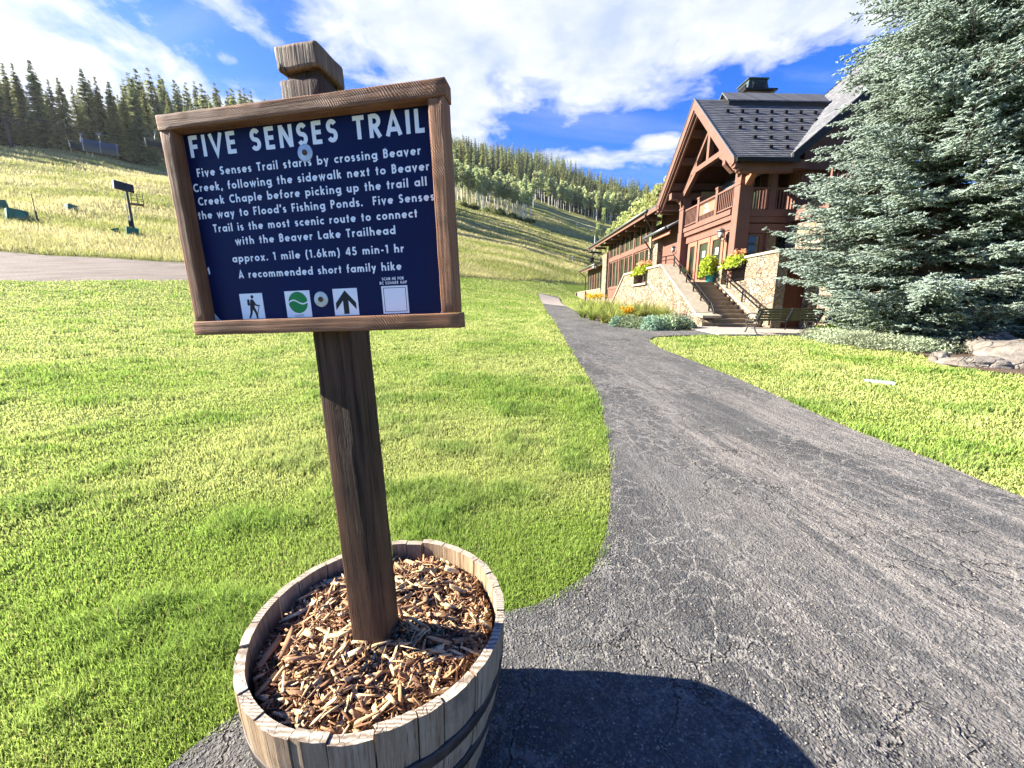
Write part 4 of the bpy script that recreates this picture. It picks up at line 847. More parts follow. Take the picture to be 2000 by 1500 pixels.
# --- entrance front
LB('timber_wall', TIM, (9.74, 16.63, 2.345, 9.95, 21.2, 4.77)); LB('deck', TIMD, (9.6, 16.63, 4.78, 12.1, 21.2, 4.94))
LB('beam', TIM, (9.44, 16.63, 4.99, 9.8, 20.74, 5.19)); LB('beam', TIM, (9.50, 16.63, 4.78, 9.8, 20.74, 4.985)); LB('beam', TIM, (9.62, 16.64, 4.44, 9.739, 20.74, 4.70))
dt = LB('dentil_trim', DOORM, (9.655, 16.65, 4.741, 9.70, 20.74, 4.775))
for k in range(43): mb = MB(); mb.box((9.60, 16.68 + .094 * k, 4.705), (9.66, 16.72 + .094 * k, 4.74)); mb.build('dentil', DOORM, dt)
for (a0, a1, kind) in ((16.66, 17.24, 'sidelight'), (17.32, 18.36, 'door'), (18.42, 19.52, 'door'), (19.62, 20.5, 'sidelight')):
    w = .17 if kind == 'door' else .2; z0, z1 = 2.35, 4.42
    f = LB(kind, DOORM, (9.66, a0, z0, 9.739, a0 + w, z1), (9.66, a1 - w, z0, 9.739, a1, z1), (9.66, a0 + w + .0005, z1 - .2, 9.739, a1 - w - .0005, z1), (9.66, a0 + w + .0005, z0, 9.739, a1 - w - .0005, z0 + .24)); LB('pane', GLASS, (9.70, a0 + w + .001, z0 + .241, 9.72, a1 - w - .001, z1 - .201), parent=f)
    if kind == 'door':
        ah = a1 - .09 if a0 < 18 else a0 + .09
        LB('handle', IRON, (9.62, ah - .02, 3.25, 9.659, ah + .02, 3.45), parent=f); am = (a0 + a1) / 2; LB('notice', WHITE_M, (9.694, am - .11, 3.58, 9.699, am + .11, 3.86), parent=f)
LB('column', TIM, *[(x0 + .27, y0 + .42, z0, x1 + .27, y1 + .42, z1) for x0, y0, z0, x1, y1, z1 in ((9.22, 15.78, 2.345, 9.76, 16.19, 6.0), (9.2, 15.76, 6.001, 9.78, 16.21, 6.14), (9.22, 15.78, 6.141, 9.40, 16.19, 6.5), (9.55, 15.78, 6.141, 9.76, 16.19, 6.5), (9.42, 15.84, 6.141, 9.53, 16.13, 6.42))], bev=.012, label='tall timber column at the near corner of the balcony')
LB('column', TIM, (9.36, 20.76, 2.345, 9.76, 21.18, 6.1), (9.34, 20.74, 6.101, 9.78, 21.2, 6.22), (9.36, 20.76, 6.221, 9.76, 20.88, 6.6), (9.36, 21.05, 6.221, 9.76, 21.18, 6.6), bev=.012)
# --- balcony railing
for a in (19.32, 17.74): LB('post', TIM, (9.44, a, 5.195, 9.62, a + .18, 6.24), (9.42, a - .02, 6.241, 9.64, a + .2, 6.33), bev=.01)
for (a0, a1) in ((16.62, 17.739), (19.501, 20.759)):
    n = int((a1 - a0) / .125); mb = MB(); mb.box((9.46, a0, 6.0), (9.58, a1, 6.07)); mb.box((9.48, a0, 5.27), (9.56, a1, 5.32))
    for k in range(n): c = a0 + (k + .5) * (a1 - a0) / n; mb.box((9.50, c - .02, 5.321), (9.54, c + .02, 5.999))
    lp(mb, 'railing', TIM)
mb = MB(); mb.box((9.46, 17.921, 6.0), (9.58, 19.319, 6.07)); mb.box((9.48, 17.921, 5.2), (9.56, 19.319, 5.24))
for z0, z1 in ((5.241, 5.47), (5.90, 5.999)):
    for k in range(12): c = 17.98 + k * .117; mb.box((9.50, c - .02, z0), (9.54, c + .02, z1))
lp(mb, 'railing', TIM)
pn = LB('balcony_panel', DOORM, (9.49, 17.93, 5.471, 9.55, 19.31, 5.899))
mb = MB(); C0 = (18.62, 5.70)
for pts in ([(18.80, 5.80), (18.72, 5.85), (18.62, 5.84), (18.60, 5.78), (18.68, 5.74), (18.56, 5.70), (18.50, 5.63), (18.60, 5.585), (18.74, 5.60)],): mb.tube([(9.482, a, z) for a, z in pts], .028, 6)
mb.tube([(9.482, 18.84, 5.53), (9.482, 18.40, 5.53)], .016, 6); mb.build('emblem', WHITE_M, pn)
# front balcony (shaded side)
for (b0, b1) in ((10.05, 10.75), (11.02, 11.82)):
    mb = MB(); mb.box((b0, 16.28, 5.86), (b1, 16.36, 5.92)); mb.box((b0, 16.26, 5.075), (b1, 16.38, 5.12))
    n = 6
    for k in range(n): c = b0 + (k + .5) * (b1 - b0) / n; mb.box((c - .02, 16.30, 5.121), (c + .02, 16.34, 5.859))
    lp(mb, 'railing', TIM)
LB('post', TIM, (10.76, 16.26, 5.071, 11.01, 16.47, 6.55)); LB('post', TIM, (11.85, 16.26, 5.071, 12.08, 16.47, 6.55))
# loggia behind the balcony
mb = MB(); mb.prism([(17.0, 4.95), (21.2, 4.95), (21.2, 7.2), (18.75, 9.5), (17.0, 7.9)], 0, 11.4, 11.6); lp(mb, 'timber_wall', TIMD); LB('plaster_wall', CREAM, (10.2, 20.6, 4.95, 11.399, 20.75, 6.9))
f = LB('window', TIM, (11.33, 17.8, 5.0, 11.399, 19.8, 7.2)); LB('pane', GLASS, (11.30, 17.9, 5.1, 11.329, 19.7, 7.1), parent=f)
# --- gable roof: ridge runs across, courses of shingles on both slopes
RA, RZ, HW, RISE, B0, B1 = 18.75, 10.10, 3.55, 3.50, 8.62, 15.6
for sgn in (-1, 1):
    mb = MB(); n = 32
    for k in range(n):
        f0, f1 = k / n, (k + 1) / n + .012; zo = .035
        p = lambda f, up: (RA + sgn * HW * f, RZ - RISE * f + up)
        q0 = p(f0, .012); q1 = p(f1, zo + .012); q2 = p(f1, .0)
        be = B1 if sgn > 0 else min(B1, 12.12 + (RZ - RISE * f1 - 7.94) / .874 + .12); mb.prism([q0, q1, q2], 0, B0 - .03, be)
    if sgn > 0: mb.prism([(RA, RZ), (RA + sgn * HW, RZ - RISE), (RA + sgn * HW, RZ - RISE - .10), (RA, RZ - .10)], 0, B0, B1)
    else: mb.prism([(RA, RZ), (RA + sgn * HW, RZ - RISE), (RA + sgn * HW, RZ - RISE - .10), (RA, RZ - .10)], 0, B0, 10.9)
    rf = lp(mb, 'roof', SHING)
    mb = MB(); mb.prism([(RA, RZ - .105), (RA + sgn * (HW - .03), RZ - RISE - .075), (RA + sgn * (HW - .03), RZ - RISE - .16), (RA, RZ - .19)], 0, B0 + .02, B1 if sgn > 0 else 10.9); mb.build('soffit', TIMD, rf)
    for (bb, w, z0, z1, nm) in ((B0 - .06, .06, .0, .40, 'bargeboard'), (B0 + .0, .10, .14, .50, 'bargeboard'), (B0 + .12, .10, .20, .62, 'bargeboard')):
        mb = MB(); e = HW + .02; cutx = .28
        mb.prism([(RA, RZ - z0), (RA + sgn * e, RZ - RISE * e / HW - z0), (RA + sgn * e, RZ - RISE * e / HW - z0 - .14), (RA + sgn * (e - .16), RZ - RISE * (e - .16) / HW - z1 + .02), (RA + sgn * (e - .22), RZ - RISE * (e - .22) / HW - z1 + .09), (RA + sgn * (e - .30), RZ - RISE * (e - .3) / HW - z1), (RA, RZ - z1)], 0, bb, bb + w - .003); mb.build(nm, TIM, rf)
    mb = MB(); mb.prism([(RA, RZ + .06), (RA + sgn * (HW + .03), RZ - RISE + .04), (RA + sgn * (HW + .03), RZ - RISE - .02), (RA, RZ - .001)], 0, B0 - .085, B0 - .032); mb.build('flashing', FLASH, rf)
    # purlin ends carry the overhang
    for f in (.20, .45, .70, .93):
        a = RA + sgn * HW * f; z = RZ - RISE * f - .20
        mb = MB(); mb.prism([(B0 + .22, z - .28), (B0 + .22, z - .10), (B0 + .34, z - .02), (11.4, z - .02), (11.4, z - .32), (B0 + .30, z - .32)], 1, a - .10, a + .10); mb.build('purlin', TIM, rf)
    g = MB(); a = RA + sgn * (HW + .06); z = RZ - RISE
    g.box((B0 - .02, min(a, a + sgn * .12), z - .16), (B1 if sgn > 0 else 10.9, max(a, a + sgn * .12), z - .02)); g.build('gutter', GUT, rf)
    if sgn < 0:
        for r_, cols_, off in ((.27, 8, 0), (.42, 6, .3), (.56, 5, 0), (.72, 3, .3), (.87, 2, .62)):
            for k in range(cols_):
                a = RA + sgn * HW * r_; z = RZ - RISE * r_; bq = 9.55 + .62 * k + off
                mb = MB(); mb.box((-.06, -.05, .02), (.06, .05, .12)); mb.build('snow_guard', IRON, rf, loc=(bq, a, z + .02))
mb = MB()
for s in (-1, 1):
    mb.prism([(RA, RZ + .30), (RA + s * .50, RZ - .20), (RA + s * .50, RZ - .25), (RA, RZ + .24)], 0, 9.75, 14.2)
    mb.prism([(RA + s * .02, RZ + .24), (RA + s * .46, RZ - .20), (RA + s * .44, RZ - .42), (RA + s * .02, RZ)], 0, 9.85, 14.1, 1)
lp(mb, 'ridge_vent', [SHING, GUT])
LB('beam', TIM, (8.9, RA - .12, RZ - .62, 11.4, RA + .12, RZ - .24), label='ridge beam'); LB('beam', TIM, (9.2, 16.0, 6.50, 15, 16.5, 6.83)); LB('beam', TIM, (8.75, 20.85, 6.605, 11.4, 21.15, 6.9)); LB('beam', TIM, (9.02, 15.35, 6.2, 10.9, 15.60, 6.45))
# truss under the gable
TB = 9.45
def TR(*pts, w=.22): mb = MB(); mb.tube([(TB, a, z) for a, z in pts], w / 2 * 1.25, 4); return lp(mb, 'truss_beam', TIM)
for s in (-1, 1):
    e = RA + s * 2.25; mb = MB(); pts = [(RA + s * (2.45 - 1.55 * math.sin(R(q))), 6.35 + 1.75 * (1 - math.cos(R(q)))) for q in range(0, 91, 10)]
    mb.bar((TB, RA + s * 2.45, 6.62), (TB, RA + s * .1, 8.95), .2, .2, up=(1, 0, 0)); mb.bar((TB, RA + s * 2.55, 6.5), (TB, RA + s * 1.05, 7.55), .2, .2, up=(1, 0, 0)); mb.bar((TB, RA + s * 1.05, 7.55), (TB, RA + s * 1.05, 8.2), .2, .2, up=(1, 0, 0))
    lp(mb, 'truss_brace', TIM)
LB('truss_beam', TIM, (TB - .11, RA - 1.5, 7.50, TB + .11, RA + 1.5, 7.72)); LB('truss_beam', TIM, (TB - .1, RA - .1, 7.721, TB + .1, RA + .1, 9.1))
mb = MB(); mb.bar((9.0, 17.05, 8.05), (9.5, 17.35, 7.75), .20, .16); mb.bar((8.95, 16.9, 7.95), (9.35, 17.5, 7.95), .16, .16); mb.bar((9.1, 17.25, 7.95), (9.45, 17.5, 7.45), .10, .10); lp(mb, 'truss_bracket', BRACK, label='pale yellow wooden truss bracket in the gable')
for (a, s) in ((16.4, 1), (20.95, -1)):
    mb = MB(); mb.prism([(9.2, 6.45), (8.85, 6.75), (8.85, 6.9), (9.3, 6.9)], 1, a - .10, a + .10); lp(mb, 'bracket', TIM)
mb = MB(); mb.prism([(16.17, 5.95), (15.62, 6.42), (15.62, 6.5), (16.17, 6.5)], 0, 9.65, 9.9); lp(mb, 'bracket', DOORM)
# --- main roof behind, sloping toward the path
mz = lambda b: 7.94 + .874 * (b - 12.12)
mb = MB(); n = 40
for k in range(n):
    b0 = 10.75 + 7.5 * k / n; b1 = 10.75 + 7.5 * (k + 1) / n + .03
    mb.prism([(b1, mz(b1) + .012), (b0, mz(b0) + .05), (b0, mz(b0))], 1, 15.2, 21.2)
mb.prism([(10.7, mz(10.7)), (18.3, mz(18.3)), (18.3, mz(18.3) - .14), (10.7, mz(10.7) - .14)], 1, 15.22, 21.18); mr = lp(mb, 'roof', SHING, label='taller slate roof behind the spruce')
for a0, a1 in ((15.10, 15.199), (21.201, 21.30)):
    mb = MB(); mb.prism([(10.7, mz(10.7) + .07), (18.3, mz(18.3) + .07), (18.3, mz(18.3) - .26), (10.7, mz(10.7) - .26)], 1, a0, a1); mb.build('bargeboard', GUT, mr)
# --- chimney on the ridge
ch_ = LB('chimney', STONE, (11.35, 19.7, 9.2, 12.6, 20.9, 10.93)); LB('chimney_cap', GUT, (11.22, 19.55, 10.931, 12.72, 21.05, 11.0), parent=ch_)
mb = MB(); z0, z1 = 11.001, 11.50; q0 = [(11.46, 19.8), (12.46, 19.8), (12.46, 20.8), (11.46, 20.8)]; q1 = [(11.54, 19.88), (12.38, 19.88), (12.38, 20.72), (11.54, 20.72)]
mb.add([(*p, z0) for p in q0] + [(*p, z1) for p in q1], [(0, 1, 5, 4), (1, 2, 6, 5), (2, 3, 7, 6), (3, 0, 4, 7), (4, 5, 6, 7)]); mb.box((11.48, 19.82, z1 + .001), (12.44, 20.78, z1 + .05)); cw = mb.build('chimney_cowl', COPPER, ch_)
mb = MB(); mb.box((11.66, 19.79, 11.10), (12.26, 19.822, 11.36)); mb.build('vent_opening', IRON, cw)
mb = MB()
for k in range(-1, 5):
    x = 11.66 + .12 * k
    for s in (1, -1):
        pts = [(x + (0 if s > 0 else .26), 11.10), (x + (.26 if s > 0 else 0), 11.36)]; pts = [(min(max(p[0], 11.66), 12.26), p[1]) for p in pts]; mb.bar((pts[0][0], 19.78, pts[0][1]), (pts[1][0], 19.78, pts[1][1]), .022, .022)
mb.build('lattice', COPPER, cw)
mb = MB(); mb.box((11.455, 20.0, 11.10), (11.49, 20.6, 11.36)); mb.build('vent_opening', IRON, cw)
# --- left wing: hall of windows under a long eave
LB('beam', TIM, (9.45, 25.001, 4.93, 9.7, 34.549, 5.2)); LB('beam', TIM, (9.45, 25.001, 6.62, 9.7, 35.9, 6.9)); LB('beam', TIM, (9.45, 25.001, 2.70, 9.7, 34.549, 2.82)); LB('siding_panel', BATT, (9.5, 25.001, 1.951, 9.68, 34.549, 2.699))
for a in (25.001, 28.2, 31.4, 34.35): LB('post', TIM, (9.44, a, 2.821, 9.69, a + .2, 4.929), (9.46, a + .001, 5.201, 9.69, a + .199, 6.619))
for a in (25.2, 28.4, 31.6):
    for (z0, z1) in ((2.822, 4.928), (5.202, 6.618)):
        mb = MB(); L = 34.349 - 31.6 if a > 31 else 2.999; L = min(L, 2.999); n = 3
        for k in range(n):
            x0 = a + L * k / n + .001; x1 = a + L * (k + 1) / n - .001
            mb.box((9.52, x0, z0), (9.6, x0 + .09, z1)); mb.box((9.52, x1 - .09, z0), (9.6, x1, z1)); mb.box((9.52, x0 + .0905, z1 - .09), (9.6, x1 - .0905, z1)); mb.box((9.52, x0 + .0905, z0), (9.6, x1 - .0905, z0 + .09))
        f = lp(mb, 'window', TIM); LB('pane', GLASS, (9.55, a, z0 + .01, 9.57, a + L, z1 - .01), parent=f)
LB('interior_wall', CREAM, (13.5, 25, 1.5, 13.6, 36, 8))
mb = MB(); wz = lambda b: 6.72 + .50 * (b - 8.6)
mb.prism([(8.55, wz(8.55)), (16, wz(16)), (16, wz(16) - .2), (8.6, wz(8.6) - .12)], 1, 21.9, 38.2); wr = lp(mb, 'roof', SHING, label='long low slate roof over the windowed wing')
mb = MB(); mb.prism([(8.62, wz(8.62) - .125), (10.0, wz(10) - .205), (10, wz(10) - .27), (8.62, wz(8.62) - .25)], 1, 21.95, 38.1); mb.build('soffit', TIMD, wr)
mb = MB(); mb.tube([(8.50, 23.5, 6.66), (8.50, 38.2, 6.62)], .085, 10); mb.build('gutter', GUTG, wr, True)
mb = MB(); mb.box((8.56, 21.95, 6.40), (8.62, 38.15, 6.60)); mb.build('fascia', TIM, wr)
for k in range(9): a = 22.6 + 1.7 * k; mb = MB(); mb.box((8.7, a, 6.28), (9.7, a + .14, 6.46)); mb.build('rafter_tail', TIM, wr)
mb = MB(); mb.tube([(8.5, 23.7, 6.6), (8.5, 23.7, 6.4), (9.0, 24.2, 5.95), (9.2, 24.3, 5.6), (9.22, 24.3, 5.2), (9.22, 24.3, 2.4)], .05, 8); mb.build('downspout', GUT, wr, True)
mb = MB(); mb.tube([(8.5, 37.9, 6.6), (8.5, 37.9, 6.35), (9.1, 36.6, 5.8), (9.2, 36.3, 5.55), (9.2, 36.2, 5.2)], .05, 8); mb.build('downspout', GUT, wr, True)
# far end room
mb = MB(); ez = lambda b: 5.02 + .42 * (b - 8.7)
mb.prism([(8.65, ez(8.65)), (12, ez(12)), (12, ez(12) - .15), (8.7, ez(8.7) - .1)], 1, 35.91, 42.6); er_ = lp(mb, 'roof', SHING, label='small lower roof at the far end')
mb = MB(); mb.tube([(8.62, 35.91, 4.97), (8.62, 42.7, 4.94)], .075, 10); mb.build('gutter', GUTG, er_, True)
mb = MB(); mb.box((8.72, 35.95, 4.70), (8.78, 42.5, 4.88)); mb.build('fascia', TIM, er_)
mb = MB(); mb.tube([(8.62, 42.4, 4.9), (8.62, 42.4, 4.75), (9.2, 42.2, 4.3), (9.2, 42.2, 2.95)], .045, 8); mb.build('downspout', GUT, er_, True)
LB('beam', TIM, (9.4, 35.91, 4.55, 9.6, 42.1, 4.95))
for k in range(6):
    a = 36.1 + k; f = LB('window', TIM, (9.4, a, 2.9, 9.5, a + .1, 4.549), (9.4, a + .88, 2.9, 9.5, a + .98, 4.549), (9.4, a + .101, 4.45, 9.5, a + .879, 4.549)); LB('pane', GLASS, (9.44, a + .101, 2.9, 9.46, a + .879, 4.449), parent=f)
# siding bay with small shed roof
LB('siding', BATT, (9.6, 21.2, 2.345, 9.8, 23.599, 5.6))
mb = MB(); sz = lambda b: 5.36 + .55 * (b - 8.8)
mb.prism([(8.8, sz(8.8)), (9.8, sz(9.8)), (9.8, sz(9.8) - .12), (8.85, sz(8.85) - .1)], 1, 21.19, 24.4); sr = lp(mb, 'roof', SHING, label='little shed roof over the board siding')
mb = MB(); mb.tube([(8.74, 21.3, 5.33), (8.74, 24.4, 5.28)], .08, 10); mb.build('gutter', FLASH, sr, True)
mb = MB(); mb.box((8.95, 21.25, 5.02), (9.02, 23.59, 5.2)); mb.build('fascia', DOORM, sr)
mb = MB(); mb.tube([(8.74, 24.2, 5.25), (8.74, 24.2, 5.1), (9.2, 24.5, 4.7), (9.24, 24.5, 4.4), (9.24, 24.5, 2.4)], .045, 8); mb.build('downspout', GUT, sr, True)
# body of the hall behind everything
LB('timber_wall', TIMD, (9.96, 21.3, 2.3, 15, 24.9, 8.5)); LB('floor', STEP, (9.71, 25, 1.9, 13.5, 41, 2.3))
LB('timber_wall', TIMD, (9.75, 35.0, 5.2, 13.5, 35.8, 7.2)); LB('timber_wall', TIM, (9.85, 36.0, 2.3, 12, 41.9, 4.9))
# --- iron handrails and fences on the steps
def rail(pts, posts, name='handrail', drop=.0):
    mb = MB(); mb.tube(pts, .024, 8); mb.tube([(p[0], p[1], p[2] - .17) for p in pts], .018, 8)
    for (p, h) in posts: mb.box((p[0] - .02, p[1] - .02, p[2] - h), (p[0] + .02, p[1] + .02, p[2]))
    return lp(mb, name, IRON)
zc = lambda a: 1.03 + (a - 14.3) * .5843 + .09
P0 = [(7.72, a, zc(a) + .40) for a in (14.25, 17.7)]
rail([(7.72, 13.95, zc(14.1) + .05), (7.72, 14.02, zc(14.1) + .22), (7.72, 14.2, zc(14.2) + .38), (7.72, 17.75, zc(17.75) + .40), (7.72, 19.4, 3.6)], [((7.72, a, zc(a) + .40), .42) for a in (14.35, 15.0, 15.65, 16.3, 16.95, 17.6)] + [((7.72, 18.5, 3.58), .43)])
zr = lambda a: .88 + (a - 13.9) * .5117
rail([(9.38, 13.35, zr(13.6) + .42), (9.38, 13.55, zr(13.6) + .50), (9.38, 14.0, zr(14) + .46), (9.38, 17.0, zr(17) + .46), (9.38, 17.2, zr(17.2) + .38)], [((9.38, a, zr(a) + .46), .5) for a in (14.0, 15.1, 16.2)] + [((9.38, 13.4, zr(13.6) + .45), .5)])
rail([(7.84, 14.1, 1.35), (7.84, 17.2, 3.0)], [((7.84, 15.2, 1.93), .3)], drop=0) if False else None
def fence(b, a0, a1, z0, z1, n):
    mb = MB(); mb.box((b - .02, a0, z1 - .03), (b + .02, a1, z1)); mb.box((b - .02, a0, z0), (b + .02, a1, z0 + .03))
    for k in range(n): a = a0 + (k + .5) * (a1 - a0) / n; mb.box((b - .009, a - .009, z0 + .031), (b + .009, a + .009, z1 - .031))
    return lp(mb, 'iron_fence', IRON)
fence(9.52, 15.29, 16.51, 2.36, 2.98, 16); fence(7.5, 19.46, 21.38, 2.46, 3.02, 18)
# ---------------------------------------------------------------- foliage materials
def leafmat(name, rough=.75, trans=.35, tint=(1, 1, 1), var=.25):
    def fn(t, b):
        c = t.attr('Col'); o = t.orand(); hv = t.new('ShaderNodeHueSaturation'); t.put(hv.inputs['Color'], c)
        t.put(hv.inputs['Value'], t.math('ADD', 1 - var, t.math('MULTIPLY', o, 2 * var))); t.put(hv.inputs['Hue'], t.math('ADD', .485, t.math('MULTIPLY', o, .03)))
        col = t.mix(1.0, hv.outputs[0], tint, 'MULTIPLY'); t.put(b.inputs['Base Color'], col); b.inputs['Roughness'].default_value = rough; b.inputs['Specular IOR Level'].default_value = .15
        tr = t.new('ShaderNodeBsdfTranslucent'); t.put(tr.inputs['Color'], col); mx = t.new('ShaderNodeMixShader'); mx.inputs[0].default_value = trans
        t.l.new(b.outputs[0], mx.inputs[1]); t.l.new(tr.outputs[0], mx.inputs[2]); t.l.new(mx.outputs[0], t.n['Material Output'].inputs[0])
    return mat(name, fn)
LEAF = leafmat('leaf', .75, .45); NEEDLE = leafmat('needles', .7, .36, (1, 1, 1), .12); FROST = leafmat('frosted_needles', .6, .3, (1.12, 1.15, 1.15), .0); BLADE = leafmat('grass_blade', .6, .45, (1, 1, 1), 0)
def m_bark(t, b):
    p = t.coord('Object'); n = t.noise(t.mapping(p, scale=(6, 6, 1.2)), 4, 5, .7); t.put(b.inputs['Base Color'], t.ramp(n, [(.3, (.05, .035, .025)), (.7, (.20, .15, .11))])); b.inputs['Roughness'].default_value = .95; t.put(b.inputs['Normal'], t.bump(n, 1, .03))
def m_aspenbark(t, b):
    p = t.coord('Object'); n = t.noise(t.mapping(p, scale=(1, 1, .5)), 3, 4, .7); k = t.ramp(t.noise(t.mapping(p, scale=(1, 1, 3)), 2.2, 3, .7), [(.62, 0.0), (.7, .8)]); t.put(b.inputs['Base Color'], t.mix(k, t.ramp(n, [(.3, (.70, .69, .58)), (.7, (.95, .93, .82))]), (.06, .05, .04))); b.inputs['Roughness'].default_value = .8
BARK = mat('spruce_bark', m_bark); ABARK = mat('aspen_bark', m_aspenbark)
def unit(v): return v / np.maximum(np.linalg.norm(v, axis=-1, keepdims=True), 1e-9)
def tris(base, dirn, side, L, Wd):
    """long thin leaf triangles: base point, direction, side vector, length, half width"""
    n = len(base); V = np.empty((n, 3, 3)); V[:, 0] = base - side * Wd[:, None]; V[:, 1] = base + side * Wd[:, None]; V[:, 2] = base + dirn * L[:, None]
    return V.reshape(-1, 3), np.arange(n * 3).reshape(n, 3)
def quads(c, u, v, a, b_):
    n = len(c); V = np.empty((n, 4, 3)); u = u * a[:, None]; v = v * b_[:, None]
    V[:, 0] = c - u; V[:, 1] = c - v * .8 + u * .1; V[:, 2] = c + u; V[:, 3] = c + v * .8 + u * .1
    return V.reshape(-1, 3), np.arange(n * 4).reshape(n, 4)
def rvec(n): return unit(rng.normal(size=(n, 3)))
def conifer_mesh(h, rb, tiers, per, sub, leaf, cols, bare=.04, droop=.35, ragged=.35, lean=0):
    """returns crown arrays: boughs that carry hanging needle sprays"""
    B, Dn, Sd, Ls, Ws, Cs = [], [], [], [], [], []
    for i in range(tiers):
        f = (i + rng.random()) / tiers; z = h * (bare + (1 - bare) * f); r0 = rb * (1 - f) ** .82 * (1 if f > .12 else .7 + 2.5 * f) + .15
        for k in range(per if f < .85 else max(3, per // 2)):
            an = rng.random() * 2 * math.pi; L = r0 * rng.uniform(1 - ragged, 1.08); d = np.array([math.cos(an), math.sin(an), 0]); sd = np.array([-d[1], d[0], 0])
            m = max(2, int(sub * (.35 + .65 * L / rb))); t = np.linspace(.18, 1, m) + rng.normal(0, .05, m); rise = .18 if f > .6 else 0
            pts = d * (t * L)[:, None] + np.array([0, 0, 1]) * (z + L * (rise * t - droop * t ** 1.6 + .10 * t ** 4))[:, None]
            sgn = np.where(np.arange(m) % 2 == 0, 1, -1)[:, None]; dn = unit(d * .75 + sd * sgn * rng.uniform(.3, 1.0, (m, 1)) + np.array([0, 0, -1]) * rng.uniform(.0, .75, (m, 1)))
            B.append(pts); Dn.append(dn); Sd.append(unit(np.cross(dn, unit(rvec(m) * .7 + np.array([0, 0, 1]))))); Ls.append(leaf * rng.uniform(.6, 1.35, m) * (.30 + .70 * (1 - f))); Ws.append(leaf * .25 * rng.uniform(.7, 1.3, m))
            c = np.array(cols[0]) * (1 - t[:, None] * .9) + np.array(cols[1]) * t[:, None] * .9; Cs.append(np.clip(c * rng.uniform(.7, 1.3, (m, 1)), 0, 1))
    B, Dn, Sd, Ls, Ws, Cs = map(np.concatenate, (B, Dn, Sd, Ls, Ws, Cs)); V, F = tris(B, Dn, Sd, Ls, Ws); return V, F, np.repeat(Cs, 3, 0)
def trunk_mb(h, r, n=8, lean=0):
    mb = MB(); mb.tube([(0, 0, -.5), (0, 0, h * .3), (lean * .3, 0, h * .65), (lean, 0, h * .97)], [r * 1.15, r * .85, r * .5, r * .08], n); return mb

# ---------------------------------------------------------------- prototypes
def proto_conifer(name, h, rb, tiers, per, sub, leaf, cols, label, group, cat='conifer', split=True, **kw):
    V, F, C = conifer_mesh(h, rb, tiers, per, sub, leaf, cols, **kw)
    if split:
        r = thing(name, label, cat, (0, 0, -500), 0, group); np_mesh('crown', V, F, NEEDLE, r, C); trunk_mb(h, h * .011).build('trunk', BARK, r); return r
    tb = trunk_mb(h, h * .011, 5); tv = np.array(tb.v); tf = []
    for f in tb.f: tf += [(f[0], f[i], f[i + 1]) for i in range(1, len(f) - 1)]
    o = np_mesh(name, np.concatenate([V, tv]), np.concatenate([F, np.array(tf) + len(V)]), [NEEDLE, BARK], None, np.concatenate([C, np.ones((len(tv), 3)) * .1]), midx=np.r_[np.zeros(len(F)), np.ones(len(tf))])
    return tag(o, label, cat, group)
DK = [(.13, .17, .09), (.33, .38, .18)]; MID = [(.15, .19, .08), (.42, .45, .18)]; YL = [(.20, .24, .08), (.52, .52, .20)]
def proto_aspen(name, h, crown_lo, rb, n, leaf, cols, label, group, split=True, clumps=16):
    cz = rng.uniform(crown_lo, 1, clumps) * h; f = (cz / h - crown_lo) / (1 - crown_lo); cr = rb * np.sqrt(np.clip(1.05 - f ** 2, .08, 1)) * np.clip(f * 3 + .45, 0, 1)
    an = rng.random(clumps) * 2 * np.pi; q = np.sqrt(rng.random(clumps)); cc = np.stack([np.cos(an) * cr * q * .8, np.sin(an) * cr * q * .8, cz], 1); rad = rb * rng.uniform(.32, .6, clumps)
    k = rng.integers(0, clumps, n); P = cc[k] + rvec(n) * (rad[k] * rng.random(n) ** .4)[:, None] * np.array([1, 1, 1.15]); P[:, 2] = np.clip(P[:, 2], crown_lo * h * .8, h)
    u = rvec(n); v = unit(np.cross(u, rvec(n))); V, F = quads(P, u, v, leaf * rng.uniform(.6, 1.3, n), leaf * rng.uniform(.5, .9, n))
    tt = rng.random((n, 1)); C = (np.array(cols[0]) * (1 - tt) + np.array(cols[1]) * tt) * rng.uniform(.75, 1.2, (n, 1))
    tb = MB(); ln = rng.uniform(-.5, .5); tb.tube([(0, 0, -.5), (ln * .3, 0, h * .4), (ln, 0, h * .92)], [h * .0105, h * .009, h * .002], 6)
    for i in range(5): z = h * rng.uniform(crown_lo + .05, .8); j = rng.integers(0, clumps); tb.tube([(ln * .5, 0, z), tuple(cc[j])], [h * .004, h * .001], 4)
    if split:
        r = thing(name, label, 'tree', (0, 0, -500), 0, group); np_mesh('crown', V, F, LEAF, r, np.repeat(C, 4, 0)); tb.build('trunk', ABARK, r); return r
    tv = np.array(tb.v); tf = []
    for f_ in tb.f:
        f_ = list(f_)
        if len(f_) == 4: tf.append(f_)
        else: tf += [(f_[0], f_[i], f_[i + 1], f_[i + 1]) for i in range(1, len(f_) - 1)]
    tf = [q_ for q_ in tf if len(set(q_)) == 4]
    o = np_mesh(name, np.concatenate([V, tv]), np.concatenate([F, np.array(tf) + len(V)]), [LEAF, ABARK], None, np.concatenate([np.repeat(C, 4, 0), np.ones((len(tv), 3)) * .5]), midx=np.r_[np.zeros(len(F)), np.ones(len(tf))])
    return tag(o, label, 'tree', group)
USED = {}
